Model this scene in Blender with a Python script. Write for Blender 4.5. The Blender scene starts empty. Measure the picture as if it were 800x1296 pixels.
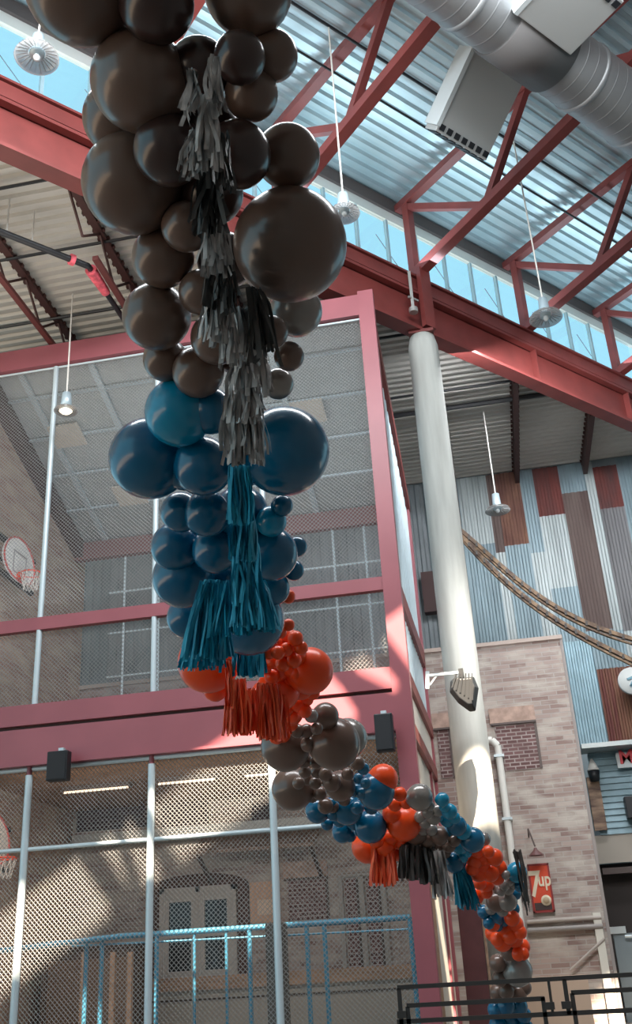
import bpy, math, random
import numpy as np
from mathutils import Vector, Matrix
random.seed(7)
S = bpy.context.scene
COL = S.collection
# ------------------------------------------------------------------ camera
F_PX, PITCH, ROLL, YAW, AZ = 1248.0, 0.428526, -0.0596308, 0.1668114, 0.72244
def _rot(p, r, y):
    cp, sp, cr, sr, cy, sy = math.cos(p), math.sin(p), math.cos(r), math.sin(r), math.cos(y), math.sin(y)
    A = np.array([[1, 0, 0], [0, 0, -1], [0, 1, 0]], float)
    Rz = np.array([[cy, sy, 0], [-sy, cy, 0], [0, 0, 1]])
    Rx = np.array([[1, 0, 0], [0, cp, sp], [0, -sp, cp]])
    Rr = np.array([[cr, -sr, 0], [sr, cr, 0], [0, 0, 1]])
    return Rr @ (A @ Rx @ Rz)
R = _rot(PITCH, ROLL, YAW)
EYE = np.array([0, 0, 1.6])
cam = bpy.data.cameras.new('camera')
cam.sensor_fit = 'VERTICAL'; cam.sensor_height = 24; cam.lens = F_PX / 1296 * 24
cam.clip_end = 400
co = bpy.data.objects.new('camera', cam); COL.objects.link(co)
M3 = Matrix(((R[0][0], -R[1][0], -R[2][0]), (R[0][1], -R[1][1], -R[2][1]), (R[0][2], -R[1][2], -R[2][2])))
co.matrix_world = Matrix.Translation((0, 0, 1.6)) @ M3.to_4x4()
S.camera = co
# ------------------------------------------------------------------ world, sun, exposure
w = bpy.data.worlds.new('sky'); S.world = w; w.use_nodes = True
bg = w.node_tree.nodes['Background']
bg.inputs[0].default_value = (0.40, 0.76, 0.92, 1); bg.inputs[1].default_value = 1.5
SUN_DIR = Vector((-.2, .9, -1.29)).normalized()
sun = bpy.data.lights.new('sun', 'SUN'); sun.energy = 48.0; sun.angle = math.radians(.6); sun.color = (1, .80, .60)
so = bpy.data.objects.new('sun', sun); COL.objects.link(so)
so.rotation_euler = SUN_DIR.to_track_quat('-Z', 'Y').to_euler(); so.location = (10, -20, 40)
S.view_settings.view_transform = 'Standard'; S.view_settings.look = 'None'
S.view_settings.gamma = 1; S.view_settings.use_curve_mapping = False
S.view_settings.exposure = -0.36

def area(name, loc, tgt, sx, sy, watts, col):
    l = bpy.data.lights.new(name, 'AREA'); l.shape = 'RECTANGLE'; l.size = sx; l.size_y = sy; l.energy = watts; l.color = col
    o = bpy.data.objects.new(name, l); COL.objects.link(o); o.location = loc
    d = Vector(tgt) - Vector(loc); q = d.to_track_quat('-Z', 'Y'); o.rotation_euler = q.to_euler(); return o
area('nave_fill', (-1, 9.5, 16.5), (-3, 20, 4), 14, 3, 2700, (.93, .97, 1))  # added fill for the far hall, turned away from the camera
def beam_fill(u0, w_, watts):
    cx, cy = -.55 + math.sin(AZ) * u0 + math.cos(AZ) * .6, 20.5 + math.cos(AZ) * u0 - math.sin(AZ) * .6
    l = bpy.data.lights.new('deck_fill', 'AREA'); l.shape = 'RECTANGLE'; l.size = w_; l.size_y = .6; l.energy = watts; l.color = (.62, .88, 1)  # added sky-toned fill that brightens the roof deck, no real fitting
    o = bpy.data.objects.new('deck_fill', l); COL.objects.link(o); o.location = (cx, cy, 17.3)
    X = Vector((math.sin(AZ), math.cos(AZ), 0)); Zm = -Vector((math.cos(AZ) * .35, -math.sin(AZ) * .35, .94)).normalized(); Y = Zm.cross(X)
    o.matrix_world = Matrix.Translation((cx, cy, 17.3)) @ Matrix((X, Y, Zm)).transposed().to_4x4()
beam_fill(-2, 30, 760)
area('cage_fill', (-6, 18.6, 4.6), (-6, 24, 2.0), 8.5, 1.0, 120, (1, .88, .76))  # added fill standing in for daylight on the lower cage's back wall
area('upper_cage_fill', (-6, 18.5, 8.4), (-6, 21.5, 14), 8.5, 1.0, 160, (.93, .97, 1))  # added fill that brightens the upper cage ceiling
area('rear_fill', (3, 21.5, 15.2), (2.2, 29, 7), 7, 1.2, 900, (.97, .98, 1))  # added fill for the brick and metal walls at the back right
area('low_roof_fill', (-9, 14.5, 12.8), (-9, 15.5, 16), 6, 3, 120, (1, .93, .84))  # added upward fill for the underside of the low roof
area('foot_fill', (2.0, 18.5, 8.0), (2.0, 25, 4), 4, 1, 260, (1, .95, .9))  # added fill on the brick wall right of the column
# ------------------------------------------------------------------ ray helpers
def ray(x, y): return R.T @ np.array([(x - 400) / F_PX, (y - 648) / F_PX, 1.0])
def aY(x, y, Y): d = ray(x, y); return EYE + d * Y / d[1]
def aX(x, y, X): d = ray(x, y); return EYE + d * X / d[0]
def aZ(x, y, Z): d = ray(x, y); return EYE + d * (Z - 1.6) / d[2]
def aD(x, y, D): return EYE + ray(x, y) * D
C0 = np.array([-.55, 20.5])
U = np.array([math.sin(AZ), math.cos(AZ)]); N = np.array([U[1], -U[0]])
def uv(u, n, z): p = C0 + U * u + N * n; return (p[0], p[1], z)

# ------------------------------------------------------------------ mesh builder
class MB:
    def __init__(s): s.v = []; s.f = []; s.sm = []
    def add(s, vs, fs, smooth=False):
        o = len(s.v); s.v += [tuple(map(float, p)) for p in vs]
        s.f += [tuple(i + o for i in f) for f in fs]; s.sm += [smooth] * len(fs); return s
    def box(s, a, b):
        x0, x1 = sorted((a[0], b[0])); y0, y1 = sorted((a[1], b[1])); z0, z1 = sorted((a[2], b[2]))
        return s.hexa([(x0, y0, z0), (x1, y0, z0), (x1, y1, z0), (x0, y1, z0), (x0, y0, z1), (x1, y0, z1), (x1, y1, z1), (x0, y1, z1)])
    def hexa(s, v):
        return s.add(v, [(3, 2, 1, 0), (4, 5, 6, 7), (0, 1, 5, 4), (1, 2, 6, 5), (2, 3, 7, 6), (3, 0, 4, 7)])
    def ubox(s, u0, u1, n0, n1, z0, z1):       # box aligned to the nave
        return s.hexa([uv(u0, n0, z0), uv(u1, n0, z0), uv(u1, n1, z0), uv(u0, n1, z0), uv(u0, n0, z1), uv(u1, n0, z1), uv(u1, n1, z1), uv(u0, n1, z1)])
    def frame(s, p0, p1, up=(0, 0, 1)):
        p0, p1 = Vector(p0), Vector(p1); d = (p1 - p0).normalized(); up = Vector(up)
        if abs(d.dot(up)) > .98: up = Vector((0, 1, 0))
        a = d.cross(up).normalized(); b = a.cross(d).normalized(); return p0, p1, a, b
    def bar(s, p0, p1, w, h, up=(0, 0, 1)):    # w across, h along up
        p0, p1, a, b = s.frame(p0, p1, up); v = []
        for p in (p0, p1):
            for i, j in ((-1, -1), (1, -1), (1, 1), (-1, 1)): v.append(p + a * (i * w / 2) + b * (j * h / 2))
        return s.hexa(v)
    def ibar(s, p0, p1, w, h, t=.03, up=(0, 0, 1)):
        q0, q1, a, b = s.frame(p0, p1, up)
        s.bar(q0 + b * (h / 2 - t / 2), q1 + b * (h / 2 - t / 2), w, t, up)
        s.bar(q0 - b * (h / 2 - t / 2), q1 - b * (h / 2 - t / 2), w, t, up)
        return s.bar(q0, q1, t * .8, h - 2 * t, up)
    def tube(s, p0, p1, r, n=10, r1=None, caps=True):
        p0, p1, a, b = s.frame(p0, p1); r1 = r if r1 is None else r1; v = []
        for p, q in ((p0, r), (p1, r1)):
            for i in range(n):
                t = 2 * math.pi * i / n; v.append(p + a * (q * math.cos(t)) + b * (q * math.sin(t)))
        s.add(v, [(i, (i + 1) % n, n + (i + 1) % n, n + i) for i in range(n)], n > 6)
        if caps: s.add(v, [tuple(range(n - 1, -1, -1)), tuple(range(n, 2 * n))])
        return s
    def path(s, pts, r, n=8):
        for a, b in zip(pts, pts[1:]): s.tube(a, b, r, n)
        return s
    def lathe(s, c, prof, n=24, axis=(0, 0, 1)):  # prof: (radius, height)
        ax = Vector(axis).normalized(); h = Vector((1, 0, 0)) if abs(ax.x) < .9 else Vector((0, 1, 0))
        a = ax.cross(h).normalized(); b = ax.cross(a); c = Vector(c); v = []
        for r, z in prof:
            for i in range(n):
                t = 2 * math.pi * i / n; v.append(c + ax * z + a * (r * math.cos(t)) + b * (r * math.sin(t)))
        f = []
        for k in range(len(prof) - 1):
            for i in range(n): f.append((k * n + i, k * n + (i + 1) % n, (k + 1) * n + (i + 1) % n, (k + 1) * n + i))
        return s.add(v, f, True)
    def prism(s, pts, d):                      # extrude polygon by vector d
        n = len(pts); d = Vector(d); v = [Vector(p) for p in pts] + [Vector(p) + d for p in pts]
        return s.add(v, [tuple(range(n - 1, -1, -1)), tuple(range(n, 2 * n))] + [(i, (i + 1) % n, n + (i + 1) % n, n + i) for i in range(n)])
    def build(s, name, mat, parent=None, label=None, cat=None, group=None, kind=None, bevel=0):
        me = bpy.data.meshes.new(name)
        V = np.array(s.v)
        if parent is not None: org = Vector(parent['_o'])
        else: org = Vector(((V[:, 0].min() + V[:, 0].max()) / 2, (V[:, 1].min() + V[:, 1].max()) / 2, V[:, 2].min()))
        me.from_pydata([(p[0] - org.x, p[1] - org.y, p[2] - org.z) for p in s.v], [], s.f)
        me.polygons.foreach_set('use_smooth', s.sm); me.materials.append(mat); me.update()
        o = bpy.data.objects.new(name, me); COL.objects.link(o)
        if parent is not None: o.parent = parent
        else: o.location = org
        o['_o'] = tuple(org); ALL.append(o)
        if bevel:
            m = o.modifiers.new('bevel', 'BEVEL'); m.width = bevel; m.segments = 2; m.limit_method = 'ANGLE'
        tag(o, label, cat, group, kind); return o
ALL = []
def tag(o, label=None, cat=None, group=None, kind=None):
    if label: o['label'] = label
    if cat: o['category'] = cat
    if group: o['group'] = group
    if kind: o['kind'] = kind
def thing(name, loc, label, cat, group=None):
    o = bpy.data.objects.new(name, None); COL.objects.link(o); o.location = tuple(loc); o.empty_display_size = .2
    o['_o'] = tuple(float(c) for c in loc); ALL.append(o); tag(o, label, cat, group); return o

# ------------------------------------------------------------------ materials
MATS = {}
def mat(name, col, rough=.6, metal=0, noise=0, nscale=3, bump=0, coat=0, emit=None, stretch=(1, 1, 1), col2=None, sheen=0, spec=.5):
    if name in MATS: return MATS[name]
    m = bpy.data.materials.new(name); m.use_nodes = True; nt = m.node_tree; b = nt.nodes['Principled BSDF']
    b.inputs['Base Color'].default_value = (*col, 1); b.inputs['Roughness'].default_value = rough
    b.inputs['Metallic'].default_value = metal; b.inputs['Coat Weight'].default_value = coat
    b.inputs['Coat Roughness'].default_value = .08; b.inputs['Specular IOR Level'].default_value = spec
    if emit: b.inputs['Emission Color'].default_value = (*emit[0], 1); b.inputs['Emission Strength'].default_value = emit[1]
    if noise or bump or col2:
        tc = nt.nodes.new('ShaderNodeTexCoord'); mp = nt.nodes.new('ShaderNodeMapping'); nz = nt.nodes.new('ShaderNodeTexNoise')
        nt.links.new(tc.outputs['Object'], mp.inputs[0]); nt.links.new(mp.outputs[0], nz.inputs['Vector'])
        mp.inputs['Scale'].default_value = stretch; nz.inputs['Scale'].default_value = nscale; nz.inputs['Detail'].default_value = 6
        if noise or col2:
            cr = nt.nodes.new('ShaderNodeValToRGB'); nt.links.new(nz.outputs['Fac'], cr.inputs[0])
            c2 = col2 or tuple(c * (1 - noise) for c in col); c1 = col if col2 else tuple(min(1, c * (1 + noise)) for c in col)
            cr.color_ramp.elements[0].position = .35; cr.color_ramp.elements[1].position = .65
            cr.color_ramp.elements[0].color = (*c2, 1); cr.color_ramp.elements[1].color = (*c1, 1)
            nt.links.new(cr.outputs[0], b.inputs['Base Color'])
        if bump:
            bp = nt.nodes.new('ShaderNodeBump'); bp.inputs['Strength'].default_value = bump; bp.inputs['Distance'].default_value = .02
            nt.links.new(nz.outputs['Fac'], bp.inputs['Height']); nt.links.new(bp.outputs[0], b.inputs['Normal'])
    MATS[name] = m; return m
def brick(name, c1, c2, mortar, axis='x', w=.42, h=.13, msize=.012, pale=None, bias=0):
    m = bpy.data.materials.new(name); m.use_nodes = True; nt = m.node_tree; b = nt.nodes['Principled BSDF']
    tc = nt.nodes.new('ShaderNodeTexCoord'); sp = nt.nodes.new('ShaderNodeSeparateXYZ'); cb = nt.nodes.new('ShaderNodeCombineXYZ')
    nt.links.new(tc.outputs['Object'], sp.inputs[0]); nt.links.new(sp.outputs['X' if axis == 'x' else 'Y'], cb.inputs[0]); nt.links.new(sp.outputs['Z'], cb.inputs[1])
    bt = nt.nodes.new('ShaderNodeTexBrick'); nt.links.new(cb.outputs[0], bt.inputs['Vector'])
    bt.inputs['Color1'].default_value = (*c1, 1); bt.inputs['Color2'].default_value = (*c2, 1); bt.inputs['Mortar'].default_value = (*mortar, 1)
    bt.inputs['Scale'].default_value = 1; bt.inputs['Brick Width'].default_value = w; bt.inputs['Row Height'].default_value = h
    bt.inputs['Mortar Size'].default_value = msize; bt.inputs['Bias'].default_value = bias
    nz = nt.nodes.new('ShaderNodeTexNoise'); nz.inputs['Scale'].default_value = 1.1; nz.inputs['Detail'].default_value = 8
    mp = nt.nodes.new('ShaderNodeMapping'); mp.inputs['Scale'].default_value = (1, 2.6, 1)
    nt.links.new(cb.outputs[0], mp.inputs[0]); nt.links.new(mp.outputs[0], nz.inputs['Vector'])
    cr = nt.nodes.new('ShaderNodeValToRGB'); cr.color_ramp.elements[0].position = .44; cr.color_ramp.elements[1].position = .68
    nt.links.new(nz.outputs['Fac'], cr.inputs[0])
    mx = nt.nodes.new('ShaderNodeMix'); mx.data_type = 'RGBA'; mx.inputs['B'].default_value = (*(pale or c1), 1)
    nt.links.new(cr.outputs[0], mx.inputs['Factor']); nt.links.new(bt.outputs['Color'], mx.inputs['A']); nt.links.new(mx.outputs['Result'], b.inputs['Base Color'])
    b.inputs['Roughness'].default_value = .9
    bp = nt.nodes.new('ShaderNodeBump'); bp.inputs['Strength'].default_value = .5; bp.inputs['Distance'].default_value = .02; bp.invert = True
    nt.links.new(bt.outputs['Fac'], bp.inputs['Height']); nt.links.new(bp.outputs[0], b.inputs['Normal'])
    return m
def clear(name, tint, gloss=.1, rough=.05):
    m = bpy.data.materials.new(name); m.use_nodes = True; nt = m.node_tree; nt.nodes.remove(nt.nodes['Principled BSDF'])
    t = nt.nodes.new('ShaderNodeBsdfTransparent'); t.inputs[0].default_value = (*tint, 1)
    g = nt.nodes.new('ShaderNodeBsdfGlossy'); g.inputs['Roughness'].default_value = rough
    x = nt.nodes.new('ShaderNodeMixShader'); x.inputs[0].default_value = gloss
    nt.links.new(t.outputs[0], x.inputs[1]); nt.links.new(g.outputs[0], x.inputs[2]); nt.links.new(x.outputs[0], nt.nodes['Material Output'].inputs[0])
    return m
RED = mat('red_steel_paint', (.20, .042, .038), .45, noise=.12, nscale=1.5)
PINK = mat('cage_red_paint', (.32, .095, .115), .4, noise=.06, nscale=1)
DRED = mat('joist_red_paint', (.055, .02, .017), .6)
GALV = mat('galvanised_pipe', (.58, .68, .73), .4, .2)
WIRE = mat('galvanised_wire', (.33, .34, .34), .5, .1)
DECK = mat('roof_deck_metal', (.50, .58, .61), .35, .55, noise=.1, nscale=.6)
LDECK = mat('lower_deck_metal', (.50, .49, .46), .55, .2, noise=.1, nscale=.5)
CONC = mat('column_concrete', (.50, .51, .48), .75, noise=.13, nscale=1.4, stretch=(3, 3, .35), bump=.15)
GLASS = clear('clerestory_glass', (.93, .98, 1), .06)
WTRIM = mat('white_trim', (.72, .70, .66), .6)
DTRIM = mat('dark_trim', (.10, .075, .07), .6)
DUCT = mat('duct_metal', (.30, .31, .32), .5, .6, noise=.08, nscale=1)
DUCTB = mat('duct_box_metal', (.50, .52, .52), .5, .4)
BLACK = mat('black_plastic', (.012, .014, .018), .45)
BRK = brick('pale_brick', (.43, .35, .32), (.23, .155, .14), (.36, .33, .31), 'x', .42, .11, .012, (.50, .46, .42))
BRKD = brick('infill_brick', (.11, .055, .055), (.20, .11, .11), (.38, .33, .32), 'x', .24, .09, .014, (.15, .09, .09))
BRKL = brick('side_brick', (.42, .29, .23), (.33, .20, .17), (.42, .36, .31), 'y', .5, .12, .014, (.5, .40, .32))
CEIL = mat('ceiling_board', (.46, .50, .51), .8, noise=.07, nscale=1)
BLUEP = mat('blue_pipe_paint', (.07, .27, .42), .4, .1)
TAN = mat('tan_wood', (.42, .27, .18), .7, noise=.2, nscale=4, stretch=(.3, 1, 2))
BRWOOD = mat('brown_soffit', (.30, .19, .13), .8, noise=.12, nscale=2)
WPANEL = mat('white_panel', (.66, .64, .58), .6)
FRAMEB = mat('black_steel', (.06, .05, .046), .5)

# ------------------------------------------------------------------ structure: floor, decks, walls
MB().box((-45, -30, -.2), (40, 45, 0)).build('floor', mat('floor_concrete', (.22, .2, .18), .7, noise=.15, nscale=.5), kind='structure')
def corr(sec, e, vecf):                        # sec list of (across, depth) ; extruded e0..e1
    m = MB(); v = []
    for a, d in sec: v += [vecf(a, d, e[0]), vecf(a, d, e[1])]
    m.add(v, [(2 * i, 2 * i + 1, 2 * i + 3, 2 * i + 2) for i in range(len(sec) - 1)]); return m
def ribs(a0, a1, pitch, dep):
    s = []; a = a0
    while a < a1:
        s += [(a, 0), (a + pitch * .36, 0), (a + pitch * .5, dep), (a + pitch * .86, dep)]; a += pitch
    return s
def hz(n): return 19.92 + .07 * (n + .5) if n < 7 else 19.92 + .07 * (14.5 - n)
corr(ribs(-.85, 7.2, .29, .085), (-9.5, 24), lambda a, d, e: uv(e, a, hz(a) + d)).build('ceiling', DECK, kind='structure')
corr(ribs(-.85, 3.4, .29, .085), (-34, -9.5), lambda a, d, e: uv(e, a, hz(a) + d)).build('ceiling', DECK, kind='structure')
# unseen flat roof above, its slot shaped to cast the sun band on the cage
ou = [uv(-34, -.9, 20.6), uv(24, -.9, 20.6), uv(24, 15.2, 20.6), uv(-34, 15.2, 20.6)]
hy = lambda X, k: 18 - (13.22 + k * 1.35 - .6 * (X + 1.56)) / 1.3
ho = [(-8.5, hy(-8.5, 0), 20.6), (6.5, hy(6.5, 0), 20.6), (6.5, hy(6.5, 1), 20.6), (-8.5, hy(-8.5, 1), 20.6)]
MB().add(ou + ho, [(0, 1, 5, 4), (1, 2, 6, 5), (2, 3, 7, 6), (3, 0, 4, 7)]).build('ceiling', mat('roof_soffit', (.3, .3, .3), .8), kind='structure')
# low deck beyond the beam, ribs run along X
LZ = 16.02
def lowdeck():
    m = MB(); v = []; f = []
    for a, d in ribs(2, 31, .26, .07):         # a is Y ; clip X so that n <= -.1
        # n = (x-C0x)*Nx + (y-C0y)*Ny <= -.12
        xm = C0[0] + (-.12 - (a - C0[1]) * N[1]) / N[0]
        v += [(-40, a, LZ + d), (xm, a, LZ + d)]
    k = len(v) // 2
    m.add(v, [(2 * i, 2 * i + 1, 2 * i + 3, 2 * i + 2) for i in range(k - 1)])
    xs = lambda y: C0[0] + (-.12 - (y - C0[1]) * N[1]) / N[0]
    m.add([(-40, 2, LZ + .2), (xs(2), 2, LZ + .2), (xs(31), 31, LZ + .2), (-40, 31, LZ + .2)], [(0, 1, 2, 3)])
    return m
lowdeck().build('ceiling', LDECK, kind='structure')
# opposite side of the nave (behind the camera): solid wall, also keeps light out
NB = 14.8
wall_op = MB().ubox(-34, 24, NB, NB + .3, 0, 20.6)
wall_op.build('wall_right', mat('plain_wall', (.30, .27, .25), .9), kind='structure')
# far corrugated wall
FY = 30.0
def panelstrip(m, x0, x1, z0, z1, y, pitch=.2, dep=.022):
    s = ribs(x0, x1, pitch, dep)
    s = [(min(a, x1), d) for a, d in s]
    v = []
    for a, d in s: v += [(a, y - d, z0), (a, y - d, z1)]
    m.add(v, [(2 * i, 2 * i + 2, 2 * i + 3, 2 * i + 1) for i in range(len(s) - 1)]); return m
bw = MB().box((-16, FY, 0), (16, FY + .25, LZ + .1)).build('wall_back', mat('wall_sheet_base', (.24, .30, .33), .6, .1), kind='structure')
SH = {'b': mat('sheet_blue_grey', (.21, .29, .33), .5, .25, noise=.22, nscale=1.2, stretch=(1, 1, .25)),
      'l': mat('sheet_pale_zinc', (.36, .41, .42), .5, .25, noise=.2, nscale=1.1, stretch=(1.5, 1, .2)),
      'r': mat('sheet_red_rust', (.15, .04, .035), .8, nscale=1.5, stretch=(2, 1, .4), col2=(.09, .04, .04)),
      'o': mat('sheet_orange_rust', (.22, .11, .075), .8, nscale=1.6, stretch=(2, 1, .4), col2=(.11, .045, .04)),
      'n': mat('sheet_brown_rust', (.16, .12, .11), .8, nscale=1.2, stretch=(2, 1, .2), col2=(.11, .075, .07)),
      'g': mat('sheet_grey', (.17, .17, .18), .6, .2, noise=.2, nscale=1.2, stretch=(2, 1, .2)),
      'm': mat('sheet_dark_mahogany', (.15, .04, .035), .7, nscale=2, stretch=(4, 1, .2), col2=(.22, .10, .06))}
def px(x, y): return aY(x, y, FY)
cols = [  # x at y=700 left,right ; list of (material, image y top, image y bottom)
    (545, 590, [('b', 560, 900)]),
    (590, 628, [('l', 560, 690), ('b', 690, 900)]),
    (628, 640, [('n', 590, 700), ('l', 700, 900)]),
    (640, 672, [('o', 594, 690), ('b', 690, 780), ('b', 780, 900)]),
    (672, 690, [('b', 585, 700), ('l', 700, 900)]),
    (690, 724, [('r', 590, 652), ('l', 652, 745), ('b', 745, 860)]),
    (724, 758, [('b', 578, 622), ('n', 622, 735), ('n', 735, 800), ('b', 800, 900)]),
    (758, 770, [('l', 580, 640), ('l', 640, 800), ('b', 800, 900)]),
    (770, 802, [('r', 588, 642), ('g', 642, 800), ('l', 800, 845), ('b', 845, 930)]),
    (802, 850, [('b', 560, 740), ('g', 740, 790), ('l', 790, 845)])]
for a, b, secs in cols:
    X0, X1 = px(a, 700)[0], px(b, 700)[0]; xm = (a + b) / 2
    for k, y0, y1 in secs:
        m = MB(); panelstrip(m, X0, X1, px(xm, y1)[2], min(px(xm, y0)[2], LZ - .02), FY - .02 - .004 * len(SH))
        m.build('metal_sheet', SH[k], bw)
m = MB(); panelstrip(m, px(712, 870)[0], px(757, 870)[0], px(735, 947)[2], px(735, 812)[2], FY - .1, .16, .04); m.build('metal_sheet', mat('sheet_sky_blue', (.30, .45, .52), .45, .2, noise=.08), bw)
m = MB(); panelstrip(m, px(762, 890)[0], px(815, 890)[0], px(780, 941)[2], px(780, 846)[2], FY - .1, .16, .04); m.build('metal_sheet', SH['m'], bw)
m = MB(); panelstrip(m, -15.9, px(545, 700)[0] - .02, 8, LZ - .05, FY - .05, .3, .05); m.build('metal_sheet', mat('sheet_mid_grey', (.22, .25, .27), .6, .2, noise=.2, nscale=.8), bw)

# brick wall (right edge free), with recessed infilled windows
BY = 24.6; XR = aY(732, 950, BY)[0]; XL = -10.9; ZT = aY(707, 809, BY)[2]
bkw = MB().box((XL, BY, 0), (XR, BY + .5, ZT)).build('wall_front', BRK, kind='structure')
def onB(x, y, dy=0): return aY(x, y, BY - dy)
def rectB(x0, y0, x1, y1, dy=0):               # rectangle on brick wall from image corners
    a, b = onB(x0, y0, dy), onB(x1, y1, dy); return a[0], b[0], b[2], a[2]
MB().box((XL - .5, 17.6, 0), (XL, BY, 14.9)).build('wall_left', BRKL, kind='structure')
MB().box((XR - .02, BY - .03, 0), (XR + .05, BY + .55, ZT + .06)).build('trim_2', mat('brick_edge', (.30, .27, .26), .8), kind='structure')
# cap of the brick wall
MB().box((XL, BY - .06, ZT), (XR + .05, BY + .56, ZT + .1)).build('trim_3', mat('brick_cap', (.46, .38, .34), .9), kind='structure')
wn = [0]
def infill(x0, y0, x1, y1, lintel=True):
    wn[0] += 1
    X0, X1, Z0, Z1 = rectB(x0, y0, x1, y1)
    o = MB().box((X0, BY - .025, Z0), (X1, BY + .02, Z1)).build('window_%d' % wn[0], BRKD, kind='structure', label='window opening bricked up with dark brick')
    if lintel:
        MB().box((X0 - .08, BY - .09, Z1), (X1 + .02, BY - .02, Z1 + .05)).build('lintel', DTRIM, o)
        MB().box((X0 - .1, BY - .05, Z1 + .05), (X1 + .02, BY - .01, Z1 + .42)).build('brick_header', mat('header_brick', (.42, .30, .25), .9, noise=.2, nscale=6), o)
    MB().box((X1 - .04, BY - .05, Z0), (X1 + .02, BY - .02, Z1)).build('reveal', DTRIM, o)
infill(626, 919, 686, 972); infill(553, 925, 576, 984); infill(364, 1115, 417, 1163)
infill(436, 1112, 460, 1228, False); infill(463, 1112, 488, 1226, False)

# ------------------------------------------------------------------ main beam, column, clerestory
t = thing('steel_beam', uv(-5, 0, 15.45), 'long dark red double steel beam running diagonally under the band of high windows', 'beam')
m = MB()
m.ubox(-22, 20, -.16, .16, 16.72, 16.78); m.ubox(-22, 20, -.16, .16, 17.1, 17.16); m.ubox(-22, 20, -.015, .015, 16.78, 17.1); m.ubox(-22, 20, .0, .1, 16.78, 17.08)
m.build('upper_chord', RED, t)
m = MB(); m.ubox(-22, 20, -.2, .2, 15.45, 15.53); m.ubox(-22, 20, -.22, .22, 16.5, 16.58); m.ubox(-22, 20, -.02, .02, 15.53, 16.5); m.ubox(-22, 20, -.05, .2, 16.62, 16.68); m.ubox(-22, 20, -.05, .05, 16.5, 16.75)
m.build('lower_beam', RED, t)
MB().ubox(-.17, .17, .2, .34, 15.53, 17.3).build('stiffener_post', RED, t)
for u in (-4.2, 4.2, 8.35):
    MB().ubox(u - .02, u + .02, .0, .2, 15.53, 16.5).build('web_plate', RED, t)
b = uv(-.55, .3, 16.6)
m = MB(); m.bar(uv(-.5, .28, 15.95), uv(-.5, .28, 17.0), .07, .07); m.tube(uv(-.5, .28, 15.9), uv(-.5, .28, 15.78), .11, 10); m.bar(uv(-.62, .28, 16.2), uv(-.3, .28, 16.2), .05, .05)
m.build('hanger_bracket', mat('steel_bright', (.5, .5, .48), .4, .5), t, label='small bright steel hanger bracket')
t = thing('concrete_column', (-.56, 20.5, 0), 'tall round pale concrete column holding up the red beam', 'column')
m = MB(); m.lathe((-.56, 20.5, 0), [(0, 0), (.375, 0), (.375, 5), (.37, 10), (.36, 15.1), (.3, 15.38), (0, 15.4)], 40); m.build('shaft', CONC, t)
MB().box((-.86, 20.2, 15.38), (-.26, 20.8, 15.46)).build('cap_plate', RED, t)

# clerestory glazing beyond the beam
GN = -.5; k = 0; u = -13.0
wf = None
for i in range(11):
    u0 = -13.3 + i * 2.1 + .35; u1 = u0 + 2.1
    k += 1
    o = MB().ubox(u0 + .04, u1 - .04, GN - .01, GN + .01, 17.0, 19.25).build('window_%d' % (10 + k), GLASS, kind='structure')
    m = MB()
    for uu in (u0, u0 + 1.05): m.ubox(uu - .035, uu + .035, GN - .05, GN + .05, 17.0, 19.3)
    m.ubox(u0, u1, GN - .05, GN + .05, 16.95, 17.02)
    m.build('window_frame', mat('mullion_pale', (.35, .47, .52), .5), o)
    r = MB(); r.tube(uv(u0 + .1, GN - .5, 19.2), uv(u0 + 1.9, GN - .5, 17.3), .012, 5)
    r.build('sway_rod', mat('rod_grey', (.22, .3, .33), .5), o)
MB().ubox(-34, 24, GN - .06, GN + .06, 19.25, 19.55).build('trim_4', WTRIM, kind='structure')
MB().ubox(-34, 24, GN - .08, GN + .14, 19.55, 19.93).build('trim_5', DTRIM, kind='structure')

# ------------------------------------------------------------------ roof trusses
def tc_(n): return 19.68 + .07 * n if n < 7 else 19.68 + .07 * (14.2 - n)
def bc_(n): return 17.28 + .165 * n if n < 7.1 else 17.28 + .165 * (14.2 - n)
tl = {-12.6: 'red steel roof truss nearest the top left corner, mostly behind the balloons', -8.4: 'red steel roof truss behind the top of the grey balloons',
      -4.25: 'red steel roof truss just right of the topmost grey balloons', 0: 'red steel roof truss rising from above the concrete column',
      4.2: 'red steel roof truss standing on the beam right of the column, second along', 8.35: 'red steel roof truss at the right edge of the picture'}
for u, lab in tl.items():
    t = thing('roof_truss', uv(u, 0, 17.2), lab, 'roof truss', 'roof trusses of the high nave')
    P = lambda n, z: uv(u, n, z)
    for a, b in (((-.35, tc_(-.35)), (7.1, tc_(6.99))), ((7.1, tc_(6.99)), (14.6, tc_(14.6)))):
        MB().bar(P(*a), P(*b), .23, .2).build('top_chord', RED, t)
    MB().bar(P(.1, 17.3), P(7.1, bc_(7)), .26, .24).build('bottom_chord', RED, t)
    MB().bar(P(7.1, bc_(7.1)), P(14.2, 17.3), .26, .24).build('bottom_chord', RED, t)
    MB().bar(P(0, 17.16), P(0, tc_(0)), .2, .2, (U[0], U[1], 0)).build('post', RED, t)
    for a, b in (((0, 19.5), (2.5, bc_(2.5))), ((2.55, bc_(2.5)), (4.2, tc_(4.2))), ((4.3, tc_(4.2)), (6.9, bc_(7))), ((7.2, bc_(7)), (9.9, tc_(9.9)))):
        MB().bar(P(*a), P(*b), .17, .17).build('web_diagonal', RED, t)
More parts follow.
